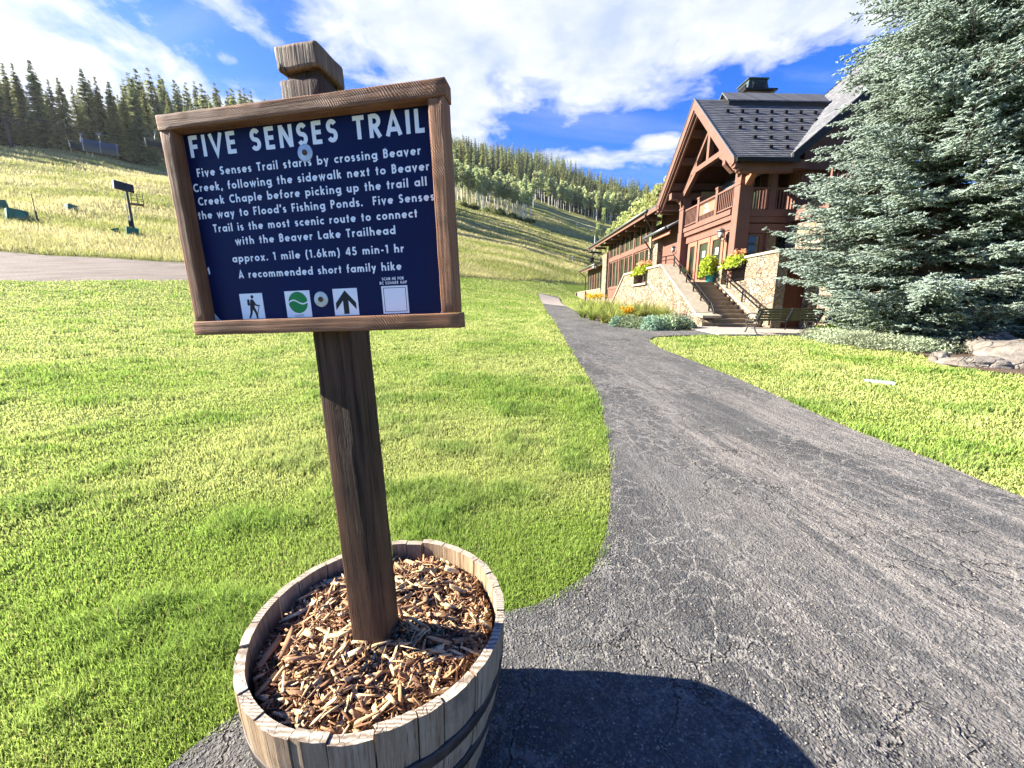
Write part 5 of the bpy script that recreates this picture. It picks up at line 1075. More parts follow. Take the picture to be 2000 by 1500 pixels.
def place(proto, x, y, s, label=None, rz=None, sink=.2, group=None, sz=None):
    if proto.name not in USED: USED[proto.name] = (proto['label'], proto['group']); o = proto
    else: o = copy_tree(proto); o['label'], o['group'] = USED[proto.name]
    z = float(ground(x, y)); o.location = (x, y, z - sink); o.rotation_euler = (0, 0, rng.random() * 6.28 if rz is None else rz); o.scale = (s, s, sz or s)
    if label: o['label'] = label
    if group: o['group'] = group
    return o

# big conifers along the top of the left slope
G1 = 'tall conifers along the top of the left ski slope'
big = [proto_conifer('conifer_tree', 25, 4.1, 64, 9, 21, .95, c, 'tall dark spruce standing along the upper edge of the left ski slope', G1) for c in (DK, MID, DK)]
slim = [proto_conifer('conifer_tree', 24, 2.6, 60, 7, 15, .85, c, 'slender spruce standing along the upper edge of the left ski slope', G1, bare=.10) for c in (MID, YL)]
row = [(-30, 283, 140, 0), (8, 284, 150, 1), (22, 285, 120, 3), (40, 288, 120, 4), (64, 292, 148, 1), (94, 296, 120, 0), (122, 300, 158, 3), (142, 302, 155, 1), (166, 304, 168, 4), (190, 306, 137, 2), (214, 310, 150, 3), (238, 314, 158, 1), (262, 318, 163, 4), (284, 321, 150, 0), (303, 322, 157, 3), (322, 300, 176, 2), (345, 300, 178, 1)]
PR = big + slim
lab = {0: 'broad dark spruce rising above the covered lift chair', }
for i, (px, by, ty, k) in enumerate(row):
    c = cast(px, by)
    if c is None: continue
    u, f, up = _ray(px, ty); topz = _H + up / f * c[1]; hh = topz - c[2]; p = PR[k]
    l = None
    if px == 94: l = 'broadest dark spruce on the left skyline, left of the covered lift chair'
    if px == 190: l = 'broad dark spruce directly above the covered lift chair'
    if px == 22: l = 'tallest thin spire of the left skyline, near the picture edge'
    o = place(p, c[0], c[1], hh / (25 if k < 3 else 24), l)
    if l: o['group'] = G1
def scatter(n, px0, px1, r0, r1, protos, s0, s1, mind=3.0, ok=None, label=None):
    out = []; tries = 0
    while len(out) < n and tries < n * 40:
        tries += 1; t = bearing(rng.uniform(px0, px1)); r = math.sqrt(rng.uniform(r0 ** 2, r1 ** 2)); x, y = r * math.sin(t), r * math.cos(t)
        if ok and not ok(t, r): continue
        if any((x - a) ** 2 + (y - b) ** 2 < mind ** 2 for a, b in out): continue
        out.append((x, y)); place(protos[rng.integers(0, len(protos))], x, y, rng.uniform(s0, s1), label)
    return out
scatter(46, -120, 340, 160, 215, PR, .55, .80, 4, label='conifer in the second rows of the forest above the left ski slope')
# forest that continues behind the sign
G2 = 'conifers of the forest seen above the sign frame'
back = [proto_conifer('conifer_tree', 20, 2.6, 34, 6, 8, 1.3, c, 'conifer of the distant forest showing above the top of the sign frame', G2, split=False) for c in (DK, MID, YL)]
scatter(72, 318, 548, 190, 290, back, .85, 1.35, 3.5)
scatter(34, 548, 866, 215, 330, back, .85, 1.3, 4, label='conifer of the distant forest continuing behind the sign board')
GS = 'tall conifers on the slope behind the sign'
def shade_tree(px, r, h): t = bearing(px); return place(PR[int(h) % 5], r * math.sin(t), r * math.cos(t), h / 25, 'tall conifer on the open slope screened by the sign board', group=GS)
for px, r, h in ((640, 120, 27), (670, 128, 24), (700, 118, 28), (725, 132, 25), (750, 121, 27), (775, 138, 24), (800, 128, 26), (690, 142, 26), (735, 150, 27), (770, 156, 23), (815, 146, 25), (835, 158, 23), (660, 108, 25), (715, 105, 24)): shade_tree(px, r, h)
# right hillside
G3 = 'conifers on the far hillside right of the sign'
hillc = [proto_conifer('conifer_tree', 20, 2.7, 30, 6, 7, 1.5, c, 'dark conifer in the dense forest covering the far hillside', G3, split=False, bare=.12) for c in (DK, MID, DK, YL)]
scatter(170, 862, 1310, 225, 400, hillc, .7, 1.15, 4.6, ok=lambda t, r: edge_r(t) + 12 < r)
c = cast(893, 372); place(hillc[0], c[0], c[1], 1.15, 'big dark conifer standing beside the right edge of the sign, above the aspens'); c = cast(915, 376); place(hillc[1], c[0], c[1], .95)
# aspens
AC = [(.42, .50, .20), (.70, .74, .38)]; AC2 = [(.42, .50, .14), (.70, .72, .30)]
G4 = 'white-trunked aspens of the grove on the slope'
asp = [proto_aspen('aspen_tree', 15, .48, 1.8, 620, .36, AC, 'white trunked aspen of the tight grove standing on the slope right of the sign', G4, split=True) for _ in range(3)]
def grove_ok(t, r):
    lo = np.interp(t, [bearing(p) for p in (870, 960, 1035)], [166, 173, 170]); return lo < r < lo + 30
scatter(92, 868, 1036, 164, 212, asp, .85, 1.1, 1.6, ok=grove_ok)
G5 = 'aspens along the lower edge of the hillside forest'
asp2 = [proto_aspen('aspen_tree', 15, .40, 2.0, 420, .55, AC, 'pale aspen along the foot of the conifer forest on the far hillside', G5, split=False) for _ in range(2)]
scatter(135, 1040, 1330, 268, 330, asp2, .8, 1.25, 2.2, ok=lambda t, r: edge_r(t) - 12 < r < edge_r(t) + 22); scatter(26, 866, 1040, 215, 262, asp2, .7, 1.0, 3.0)
G6 = 'yellow-green aspens behind the far end of the lodge'
asp3 = [proto_aspen('aspen_tree', 13, .12, 2.3, 900, .36, AC2, 'leafy yellow green aspen crowding behind the far end of the lodge', G6, clumps=24) for _ in range(2)]
tops = lambda px: np.interp(px, [1150, 1175, 1200, 1240, 1290, 1350], [478, 452, 422, 388, 345, 305])
for i in range(52):
    px = 1168 + 180 * (i + rng.random()) / 52; t = bearing(px); r = rng.uniform(96, 150) + max(0, 1215 - px) * 1.2; x, y = r * math.sin(t), r * math.cos(t); u, f, up = _ray(px, float(tops(px)) + rng.uniform(0, 60) * (i % 3 > 0)); hh = _H + up / f * y - float(ground(x, y))
    place(asp3[i % 2], x, y, max(.45, hh / 13) * .92 if hh < 17 else 1.2, sz=max(.45, hh / 13))
for px, py, s in ((1166, 470, .55), (1178, 440, .8), (1192, 430, .9), (1172, 495, .4)):
    cc_ = cast(px, py)
    if cc_: place(asp3[0], cc_[0], cc_[1], s)
def shrub_mesh(n, rx, rz, leaf, cols, flat=.0):
    d = rvec(n); d[:, 2] = np.abs(d[:, 2]); rr_ = rng.random(n) ** .35; P = d * rr_[:, None] * np.array([rx, rx, rz]); P[:, :2] *= 1 + .25 * np.sin(np.arctan2(P[:, 1], P[:, 0]) * 3 + rng.random() * 6)[:, None]
    u = unit(rvec(n) + d * .8); v = unit(np.cross(u, rvec(n))); V, F = quads(P, u, v, leaf * rng.uniform(.6, 1.3, n), leaf * rng.uniform(.35, .7, n)); t = (rng.random((n, 1)) * .6 + rr_[:, None] * .4)
    return V, F, np.repeat((np.array(cols[0]) * (1 - t) + np.array(cols[1]) * t) * rng.uniform(.75, 1.25, (n, 1)), 4, 0)
V, F, C = shrub_mesh(420, 2.2, 2.0, .45, [(.07, .11, .03), (.20, .25, .07)]); bush = tag(np_mesh('wild_bush', V, F, LEAF, None, C), 'low green bush at the foot of the aspen grove', 'bush', 'bushes at the foot of the aspen grove')
for px, py, s in ((905, 405, .9), (925, 410, 1.0), (950, 414, .8), (975, 420, 1.2), (1000, 428, 1.1), (1015, 432, .8), (1030, 437, 1.0), (1040, 436, .7)):
    cc_ = cast(px, py)
    if cc_: place(bush, cc_[0], cc_[1], s)

# the mass of trees farther up the hillside
VS, FS, CS = [], [], []; o_ = 0
protoA = [conifer_mesh(20, 2.7, 20, 5, 5, 1.7, c, bare=.1) for c in (DK, MID, YL)]
for i in range(430):
    t = bearing(rng.uniform(855, 1340)); r = math.sqrt(rng.uniform(385 ** 2, 560 ** 2)); x, y = r * math.sin(t), r * math.cos(t); v, f, c = protoA[i % 3]; s_ = rng.uniform(.6, 1.0); a = rng.random() * 6.28
    M_ = np.array([[math.cos(a), -math.sin(a), 0], [math.sin(a), math.cos(a), 0], [0, 0, 1]]) * s_
    VS.append(v @ M_.T + np.array([x, y, float(ground(x, y)) - .3])); FS.append(f + o_); CS.append(c * rng.uniform(.75, 1.25)); o_ += len(v)
tag(np_mesh('far_forest', np.concatenate(VS), np.concatenate(FS), NEEDLE, None, np.concatenate(CS)), 'distant conifer forest covering the crest of the right hillside', 'forest', kind='stuff')
# ---------------------------------------------------------------- blue spruce beside the lodge
def blue_spruce(h, rb, zmax, seed, dens=1.0):
    g = np.random.default_rng(seed); TB, TD, TL = [], [], []      # twig bases, directions, lengths
    limbs = MB(); z = .35
    while z < zmax:
        f = z / h; R0 = rb * (1 - f) ** .78 * min(1, .40 + max(0, z - .3) * .36)
        for k in range(int(g.integers(14, 18) * dens + .5)):
            an = g.random() * 2 * math.pi; L = R0 * g.uniform(.68, 1.10); d = np.array([math.cos(an), math.sin(an), 0]); sd = np.array([-d[1], d[0], 0]); zz = z + g.uniform(-.06, .06)
            dr = g.uniform(.06, .22) if z < 5 else g.uniform(-.05, .12); cur = g.uniform(-.06, .06)
            P = lambda t: d * (t * L) + sd * (cur * L * t * t) + np.array([0, 0, 1]) * (zz + L * (-dr * 1.6 * t + dr * 1.5 * t ** 2.6))
            if L > 1: limbs.tube([tuple(P(t)) for t in (0, .35, .7, .97)], [.008 + .008 * L, .006 + .005 * L, .008, .004], 5)
            step = .075; n = int(L * .84 / step); ts = np.linspace(.10, 1, max(n, 3))
            for j, t in enumerate(ts):
                p = P(t); tip = (1 - t) * L; s = 1 if j % 2 else -1; ax = (P(min(t + .02, 1.02)) - P(t - .02)); ax /= np.linalg.norm(ax)
                l = min(.16 + .42 * tip, .62) * g.uniform(.7, 1.2); dd = ax * g.uniform(.65, .95) + sd * s * g.uniform(.55, .95) + np.array([0, 0, g.uniform(-.42, .10)]); dd /= np.linalg.norm(dd)
                TB.append(p); TD.append(dd); TL.append(l)
                if l > .22:                                          # side shoots of the twig
                    m = int(l / .065); sv = np.cross(dd, [0, 0, 1]); sv /= np.linalg.norm(sv) + 1e-9
                    for q in range(1, m):
                        e = dd * .75 + sv * (1 if q % 2 else -1) * .62 + np.array([0, 0, g.uniform(-.35, .35)]); e /= np.linalg.norm(e); TB.append(p + dd * l * q / m); TD.append(e); TL.append(min(.06 + .40 * l * (1 - q / m), .15) * g.uniform(.75, 1.25))
            TB.append(P(.97)); TD.append(ax); TL.append(.14)
        z += .25 + .011 * z
    TB, TD, TL = np.array(TB), np.array(TD), np.array(TL); n = len(TB)
    # every shoot is a slim dark core bristling with needles all round
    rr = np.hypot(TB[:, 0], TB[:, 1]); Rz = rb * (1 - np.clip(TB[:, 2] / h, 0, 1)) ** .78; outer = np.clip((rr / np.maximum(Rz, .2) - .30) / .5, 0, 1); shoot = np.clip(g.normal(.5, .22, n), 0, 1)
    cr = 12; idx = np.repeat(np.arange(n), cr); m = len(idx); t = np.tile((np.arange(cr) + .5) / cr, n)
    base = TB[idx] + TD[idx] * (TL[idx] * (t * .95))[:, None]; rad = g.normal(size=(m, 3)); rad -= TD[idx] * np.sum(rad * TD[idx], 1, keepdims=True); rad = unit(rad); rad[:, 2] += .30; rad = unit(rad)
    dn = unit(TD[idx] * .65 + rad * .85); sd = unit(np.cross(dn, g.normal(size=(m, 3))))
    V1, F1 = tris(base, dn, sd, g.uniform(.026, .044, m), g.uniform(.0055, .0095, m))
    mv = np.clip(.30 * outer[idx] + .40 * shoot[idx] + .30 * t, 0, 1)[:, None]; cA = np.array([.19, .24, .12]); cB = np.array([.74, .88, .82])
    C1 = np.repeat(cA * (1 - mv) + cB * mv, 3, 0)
    x = unit(np.cross(TD, g.normal(size=(n, 3)))); y = np.cross(TD, x); V2 = np.empty((n, 5, 3)); mid = TB + TD * (TL * .45)[:, None]; rc = np.minimum(.012 + .05 * TL, .020)[:, None]
    V2[:, 0] = TB; V2[:, 4] = TB + TD * (TL * 1.02)[:, None]
    for q in range(3): an = 2.094 * q; V2[:, 1 + q] = mid + (x * math.cos(an) + y * math.sin(an)) * rc
    f2 = np.array([(0, 2, 1), (0, 3, 2), (0, 1, 3), (4, 1, 2), (4, 2, 3), (4, 3, 1)]); F2 = (f2[None] + 5 * np.arange(n)[:, None, None]).reshape(-1, 3)
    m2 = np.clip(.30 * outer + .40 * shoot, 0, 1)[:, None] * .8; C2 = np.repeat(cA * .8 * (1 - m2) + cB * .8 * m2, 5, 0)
    V = np.concatenate([V1, V2.reshape(-1, 3)]); F = np.concatenate([F1, F2 + len(V1)]); print('spruce shoots', n, 'faces', len(F))
    return V, F, np.concatenate([C1, C2]), limbs
SPR = (10.75, 10.45)
V, F, C, limbs = blue_spruce(17.5, 4.0, 11.0, 5)
spr = thing('blue_spruce_tree', 'large blue spruce with silvery layered boughs in front of the lodge', 'spruce', (*SPR, float(ground(*SPR))), .6)
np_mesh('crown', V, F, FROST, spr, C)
mb = MB(); mb.tube([(0, 0, -.4), (0, 0, .2), (0, 0, 4), (0, 0, 9), (0, 0, 15)], [.34, .27, .2, .13, .03], 14); tr_ = mb.build('trunk', BARK, spr, True); limbs.build('limbs', BARK, tr_)
V, F, C, limbs = blue_spruce(15, 3.6, 9.5, 8, .8); P2 = (15.6, 12.6)  # second spruce is added to darken the gaps behind the large one
sp2 = thing('blue_spruce_tree', 'second blue spruce added behind the large one to darken the right edge', 'spruce', (*P2, float(ground(*P2))), 2.0)
np_mesh('crown', V, F, FROST, sp2, C)
mb = MB(); mb.tube([(0, 0, -.4), (0, 0, .2), (0, 0, 4), (0, 0, 9), (0, 0, 13)], [.3, .25, .18, .11, .03], 12); tr_ = mb.build('trunk', BARK, sp2, True); limbs.build('limbs', BARK, tr_)
# ---------------------------------------------------------------- grass: blades get sparser and wider with distance from the sign
def blades(name, label, cat, n, t0, t1, r0, r1, keep, hgt, wid, colfn, lean=.5, power=0.0):
    t = rng.uniform(t0, t1, n); r = r0 * (r1 / r0) ** rng.random(n); x = r * np.sin(t); y = r * np.cos(t); k = keep(x, y, t, r); x, y, r = x[k], y[k], r[k]; n = len(x)
    z = ground(x, y); H = hgt(x, y, r) * rng.uniform(.55, 1.2, n); Wd = wid(r) * rng.uniform(.7, 1.3, n); a = rng.random(n) * 2 * np.pi; b = rng.random(n) * 2 * np.pi; l = H * rng.uniform(.1, lean * 1.6, n)
    sx, sy = np.cos(a) * Wd, np.sin(a) * Wd; mx, my = x + np.cos(b) * l * .35, y + np.sin(b) * l * .35; ex, ey = x + np.cos(b) * l, y + np.sin(b) * l
    V = np.empty((n, 5, 3)); V[:, 0] = np.stack([x - sx, y - sy, z - .01], 1); V[:, 1] = np.stack([x + sx, y + sy, z - .01], 1); V[:, 2] = np.stack([mx + sx * .75, my + sy * .75, z + H * .6], 1); V[:, 3] = np.stack([mx - sx * .75, my - sy * .75, z + H * .6], 1); V[:, 4] = np.stack([ex, ey, z + H * rng.uniform(.8, 1, n)], 1)
    o = np.arange(n)[:, None] * 5; F = np.concatenate([o + [0, 1, 2], o + [0, 2, 3], o + [3, 2, 4]]); c = colfn(x, y, r, n); c5 = np.repeat(c, 5, 0).reshape(n, 5, 3)
    return tag(np_mesh(name, V.reshape(-1, 3), F, BLADE, None, np.clip(c5.reshape(-1, 3), 0, 1)), label, cat, kind='stuff')
def lawn_keep(x, y, t, r):
    k = (r < lawn_r(t) + .3) & ~on_path(x + rng.normal(0, .030, len(x)), y + rng.normal(0, .030, len(x))) & ~inside(SLAB, x, y) & ~inside(BED_L, x, y) & ~inside(BED_R, x, y)
    a = AX[0] * x + AX[1] * y; b = BX[0] * x + BX[1] * y; k &= ~((b > 7.2) & (a > 13.5) & (a < 25.3)) & ~((b > 9.05) & (a > 13)); return k
def clump(x, y): return fbm(x * 1.9 + 40, y * 2.6 + 40, 3, 21)
def lawn_h(x, y, r): return (.024 + .050 * np.clip((clump(x, y) - .42) * 3.4, 0, 1)) * (.6 + .8 * fbm(x * 9, y * 9, 2, 77)) * np.clip(1 + (r - 4) * .02, 1, 1.5)
def lawn_c(x, y, r, n):
    c1 = fbm(x * .55 + 9, y * .55 + 9, 3, 2)[:, None]; c2 = clump(x, y)[:, None]; right = np.clip((x - 2.2) / 2, 0, 1)[:, None] * np.clip((y - 2) / 5, 0, 1)[:, None]
    g = np.array([.42, .57, .115]); yv = np.array([.70, .75, .25]); dkg = np.array([.19, .34, .06])
    m = np.clip((c1 - .38) * 2.6 + right * .35 - np.clip(c2 - .5, 0, 1) * 1.6 + np.clip((r[:, None] - 3) / 20, 0, .35), 0, 1); c = g * (1 - m) + yv * m; d = np.clip((c2 - .52) * 4, 0, 1); c = c * (1 - d * .45) + dkg * d * .45
    straw = (rng.random(n) < .035)[:, None]; c = np.where(straw, np.array([.48, .40, .20]), c); return c * rng.uniform(.6, 1.35, (n, 1))
blades('grass', 'mown green lawn grass beside the asphalt path', 'grass', 1600000, -1.3, 1.25, .5, 72, lawn_keep, lawn_h, lambda r: .00105 * np.clip(r / 1.2, 1, 40) ** .90, lawn_c)
def mead_c(x, y, r, n):
    c1 = fbm(x * .09 + 3, y * .2 + 3, 4, 31)[:, None]; m = np.clip((c1 - .36) * 3.2, 0, 1); return (np.array([.40, .44, .12]) * (1 - m) + np.array([.80, .72, .34]) * m) * rng.uniform(.65, 1.3, (n, 1))
def mead_keep(x, y, t, r): return (r > road_r(t) + .2) & (forest(x, y) < .5)
blades('meadow_grass', 'tall dry grass on the ski slopes beyond the lawn', 'grass', 420000, -1.02, .34, 26, 230, mead_keep, lambda x, y, r: .34 + .35 * fbm(x * .25, y * .25, 2, 4), lambda r: .010 * (r / 30), mead_c, .7)

# loose grit on the path and crumbs along its edges
def grit(n):
    t = rng.uniform(-.9, 1.1, n * 3); r = .75 * (6.0 / .75) ** rng.random(n * 3); x = r * np.sin(t); y = r * np.cos(t)
    E = np.concatenate([resample(PATH_L, 900)[0], resample(PATH_R, 900)[0]]); E = E[(np.hypot(E[:, 0], E[:, 1]) < 7) & (E[:, 1] > .3)]; j = rng.integers(0, len(E), n); ex = E[j, 0] + rng.normal(0, .05, n); ey = E[j, 1] + rng.normal(0, .05, n)
    x = np.concatenate([x, ex]); y = np.concatenate([y, ey]); k = on_path(x, y) & (np.hypot(x - BC[0], y - BC[1]) > .36); x, y = x[k], y[k]; n = len(x); z = ground(x, y) + .0135 + .0012 * np.hypot(x, y)
    s = .0016 * 3.2 ** rng.random(n); b = np.array([(1, 0, 0), (0, 1, 0), (-1, 0, 0), (0, -1, 0), (0, 0, 1)], float); P = b[None] * s[:, None, None] * rng.uniform(.6, 1.3, (n, 5, 3)); a = rng.random(n) * 6.28; c, s_ = np.cos(a)[:, None], np.sin(a)[:, None]
    Q = P.copy(); Q[..., 0] = P[..., 0] * c - P[..., 1] * s_; Q[..., 1] = P[..., 0] * s_ + P[..., 1] * c; Q += np.stack([x, y, z], 1)[:, None, :]
    F = (np.array([(0, 1, 4), (1, 2, 4), (2, 3, 4), (3, 0, 4)])[None] + 5 * np.arange(n)[:, None, None]).reshape(-1, 3)
    C = np.array([.30, .27, .23]) * rng.uniform(.4, 1.5, (n, 1)); tag(np_mesh('gravel', Q.reshape(-1, 3), F, mat('loose_grit', lambda t, b: t.put(b.inputs['Base Color'], t.attr('Col'))), None, np.repeat(C, 5, 0)), 'loose grit scattered on the asphalt path', 'gravel', kind='stuff')
grit(5000)
# ---------------------------------------------------------------- benches
SLAT = mat('dark_bench_slat', wood(0, (.06, .053, .028), (.22, .185, .095), .3)); CAST = mat('grey_cast_iron', base=(.085, .09, .095), rough=.45, metal=.6)
def bench(x, y, rz, label):
    z = float(ground(x, y)) + .05; t = thing('park_bench', label, 'bench', (x, y, z), rz, 'dark slatted benches in front of the lodge'); L = 2.0
    for k in range(5):
        f = k / 4; mb = MB(); yy = .06 - .17 * f; zz = .43 + .30 * f; mb.box((-L / 2, yy - .012, zz - .030), (L / 2, yy + .012, zz + .030), 0, None, .004); mb.build('back_slat', SLAT, t)
    for k in range(5): mb = MB(); yy = .10 + .085 * k; mb.box((-L / 2, yy - .034, .40 - .01 * (k < 1)), (L / 2, yy + .034, .42), 0, None, .004); mb.build('seat_slat', SLAT, t)
    for xx in (-L / 2 + .07, 0.0, L / 2 - .07):
        mb = MB(); tb = lambda pts, r=.017: mb.tube([(xx, a, b) for a, b in pts], r, 6)
        tb([(-.135, .76), (-.10, .66), (.03, .45), (.06, .385), (.12, .375), (.45, .39), (.50, .37)], .024)
        mb.box((xx - .035, -.135, .40), (xx + .035, -.118, .75), 0, Matrix.Translation((0, 0, 0)) @ Matrix.Translation((xx, -.03, .55)) @ Matrix.Rotation(R(28), 4, 'X') @ Matrix.Translation((-xx, .065, -.57)))
        if xx: 
            tb([(.06, .385), (.02, .30), (.10, .20), (.02, .09), (-.06, .02), (-.09, .0)], .02); tb([(.46, .385), (.50, .30), (.42, .20), (.47, .09), (.54, .02), (.57, .0)], .02); tb([(.06, .20), (.2, .235), (.36, .235), (.46, .2)], .014)
            tb([(-.02, .56), (.1, .615), (.3, .61), (.43, .60), (.50, .56), (.50, .50), (.44, .47), (.40, .50), (.42, .53)], .018); tb([(.45, .39), (.42, .47)], .015)
            mb.box((xx - .03, -.12, -.002), (xx + .03, -.05, .02)); mb.box((xx - .03, .52, -.002), (xx + .03, .60, .02))
        else: tb([(.06, .385), (.06, .12)], .015)
        mb.build('end_frame' if xx else 'middle_frame', CAST, t)
    mb = MB(); mb.tube([(-L / 2 + .07, .25, .17), (L / 2 - .07, .25, .17)], .012, 6); mb.build('stretcher', CAST, t)
bench(8.17, 11.75, R(2.5), 'slatted bench nearest the steps, its back turned to the lawn'); bench(10.36, 11.9, R(2.5), 'slatted bench half hidden by the blue spruce boughs')

# ---------------------------------------------------------------- boulders
def m_rock(t, b):
    p = t.coord('Object'); n = t.noise(p, 2.2, 6, .65); n2 = t.noise(p, 16, 5, .7); k = t.ramp(t.voro(t.vmath('ADD', p, t.vmath('MULTIPLY', t.noise(p, 3, 3, .5, 0, 'Color'), (.4, .4, .4))), 1.6, 'DISTANCE_TO_EDGE'), [(.0, 1.0), (.03, 0.0)])
    c = t.ramp(t.math('ADD', t.math('MULTIPLY', n, .6), t.math('MULTIPLY', n2, .4)), [(.34, (.11, .095, .08)), (.52, (.25, .22, .185)), (.68, (.38, .34, .285))]); t.put(b.inputs['Base Color'], t.mix(t.math('MULTIPLY', k, .5), c, (.10, .09, .07))); b.inputs['Roughness'].default_value = .9
    t.put(b.inputs['Normal'], t.bump(t.math('SUBTRACT', t.math('ADD', n, t.math('MULTIPLY', n2, .5)), t.math('MULTIPLY', k, .5)), 1, .05))
ROCK = mat('granite', m_rock)
def boulder(x, y, sx, sy, sz, seed, label, rz=0, sink=.35):
    from mathutils import noise as mn
    bm = bmesh.new(); bmesh.ops.create_icosphere(bm, subdivisions=4, radius=1)
    for v in bm.verts:
        d = v.co.normalized(); f = 1 + .28 * mn.noise(d * 1.3 + Vector((seed, 0, 0))) + .12 * mn.noise(d * 3.1 + Vector((0, seed, 0))) + .05 * mn.noise(d * 7 + Vector((0, 0, seed))); v.co = d * f
        v.co = Vector((v.co.x * sx, v.co.y * sy, v.co.z * sz)); 
    me = bpy.data.meshes.new('boulder'); bm.to_mesh(me); bm.free(); me.materials.append(ROCK); me.polygons.foreach_set('use_smooth', [True] * len(me.polygons)); o = link(bpy.data.objects.new('boulder', me)); o.location = (x, y, float(ground(x, y)) + sz * (1 - 2 * sink)); o.rotation_euler = (0, 0, rz)
    return tag(o, label, 'boulder', 'granite boulders at the edge of the right lawn')
boulder(9.85, 7.45, .80, .65, .40, 2, 'large cracked pale granite boulder under the spruce at the right edge', .3, .30)
boulder(8.86, 7.35, .52, .26, .14, 7, 'long flat pale granite boulder beside the large one', -.5, .25)
boulder(8.62, 7.85, .17, .15, .14, 5, 'small rounded grey boulder left of the long flat one', 0, .2)
boulder(10.9, 8.9, .55, .5, .35, 11, 'shaded boulder set back in the bed under the low spruce boughs', 0, .3)

# ---------------------------------------------------------------- planting
def strap_clump(n, L, w, cols, spread=1.15):
    a = rng.random(n) * 2 * np.pi; l = L * rng.uniform(.55, 1.1, n); ou = spread * rng.uniform(.25, 1, n); S = 5; V = np.empty((n, S * 2, 3)); d = np.stack([np.cos(a), np.sin(a), 0 * a], 1); s = np.stack([-np.sin(a), np.cos(a), 0 * a], 1); b0 = d * (rng.random((n, 1)) * .10)
    for i in range(S):
        t = i / (S - 1); c = b0 + d * (l * ou * t ** 1.4)[:, None] + np.array([0, 0, 1]) * (l * (1.05 * t - .62 * ou * t ** 2.3))[:, None]; wd = (w * (1 - t * .92))
        V[:, 2 * i] = c - s * wd; V[:, 2 * i + 1] = c + s * wd
    o = np.arange(n)[:, None] * S * 2; F = np.concatenate([o + [2 * i, 2 * i + 1, 2 * i + 3, 2 * i + 2] for i in range(S - 1)]); t = rng.random((n, 1)); C = (np.array(cols[0]) * (1 - t) + np.array(cols[1]) * t) * rng.uniform(.75, 1.25, (n, 1)); return V.reshape(-1, 3), F, np.repeat(C, S * 2, 0)
def blossoms(n, rx, rz, z0, size, cols):
    P = rvec(n) * rng.random((n, 1)) ** .4 * np.array([rx, rx, rz]) + np.array([0, 0, z0]); k = 5; P = np.repeat(P, k, 0); u = rvec(n * k); v = unit(np.cross(u, rvec(n * k))); P = P + u * size * .7
    V, F = quads(P, u, v, np.full(n * k, size), np.full(n * k, size * .55)); t = np.repeat(rng.random((n, 1)), k, 0); return V, F, np.repeat(np.array(cols[0]) * (1 - t) + np.array(cols[1]) * t, 4, 0)
PETAL = leafmat('petal', .6, .3, (1, 1, 1), .05)
LILY = [(.24, .32, .05), (.62, .66, .20)]; CAT = [(.18, .28, .13), (.50, .60, .36)]; LIME = [(.30, .42, .03), (.62, .75, .08)]; SILV = [(.28, .36, .20), (.62, .68, .46)]; DEEP = [(.06, .13, .02), (.22, .36, .06)]; YEL = [(.75, .42, .02), (.90, .62, .05)]; COR = [(.78, .26, .10), (.88, .55, .36)]
def plant(name, label, cat, loc, parts, group=None, rz=0):
    t = thing(name, label, cat, loc, rz, group)
    for nm, (V, F, C), m in parts: np_mesh(nm, V, F, m, t, C)
    return t
GB = 'flower bed plants along the stone stair wall'
def onbed(px, py): c = cast(px, py); return (float(c[0]), float(c[1]), float(c[2]) + .02)
for i, (px, py, s, fl) in enumerate([(1146, 618, 1.0, 0), (1160, 619, 1.1, 1), (1176, 622, 1.0, 0), (1192, 625, 1.15, 0), (1208, 628, 1.0, 0), (1236, 630, .95, 0), (1262, 630, 1.15, 0), (1282, 632, 1.0, 2), (1172, 612, 1.1, 1), (1200, 617, 1.1, 0), (1246, 622, 1.1, 0), (1300, 633, .8, 0), (1138, 622, .8, 0), (1156, 627, .9, 0), (1180, 632, .9, 0), (1196, 635, .8, 0), (1222, 622, 1.1, 0), (1274, 626, 1.1, 0), (1184, 613, 1.1, 0), (1152, 610, 1.1, 1)]):
    lo = onbed(px, py); ps = [('leaves', strap_clump(210, 1.0 * s * rng.uniform(.85, 1.1), .016, LILY), LEAF)]
    if fl == 1: ps.append(('flowers', blossoms(34, .34, .14, .84 * s, .055, YEL), PETAL))
    if fl == 2: ps.append(('flowers', blossoms(6, .3, .1, .6 * s, .04, [(.6, .25, .04), (.7, .35, .06)]), PETAL))
    lb = ['arching green daylily clump in the bed below the stone stair wall', 'daylily clump with orange yellow flowers at the far end of the flower bed', 'spiky daylily clump with rusty blooms in front of the stair wall'][fl]
    plant('daylily', lb, 'plant', lo, ps, GB)
lo = onbed(1222, 632); plant('coneflower', 'bright golden yellow flowering clump in the middle of the flower bed', 'flowers', lo, [('leaves', shrub_mesh(420, .34, .42, .055, LILY), LEAF), ('flowers', blossoms(60, .30, .16, .50, .05, YEL), PETAL)])
for i, (px, py, s) in enumerate([(1206, 638, .8), (1228, 640, .95), (1250, 643, .9), (1270, 645, 1.05), (1294, 644, 1.1), (1314, 642, 1.15), (1332, 641, .9), (1345, 643, .6)]):
    lo = onbed(px, py); plant('catmint', 'rounded grey green mound of foliage edging the flower bed by the path', 'plant', lo, [('leaves', shrub_mesh(900, .42 * s, .46 * s, .045, CAT if i % 3 else [(.14, .27, .17), (.42, .58, .42)]), LEAF)], GB)
GS2 = 'silvery ground cover plants in front of the benches'
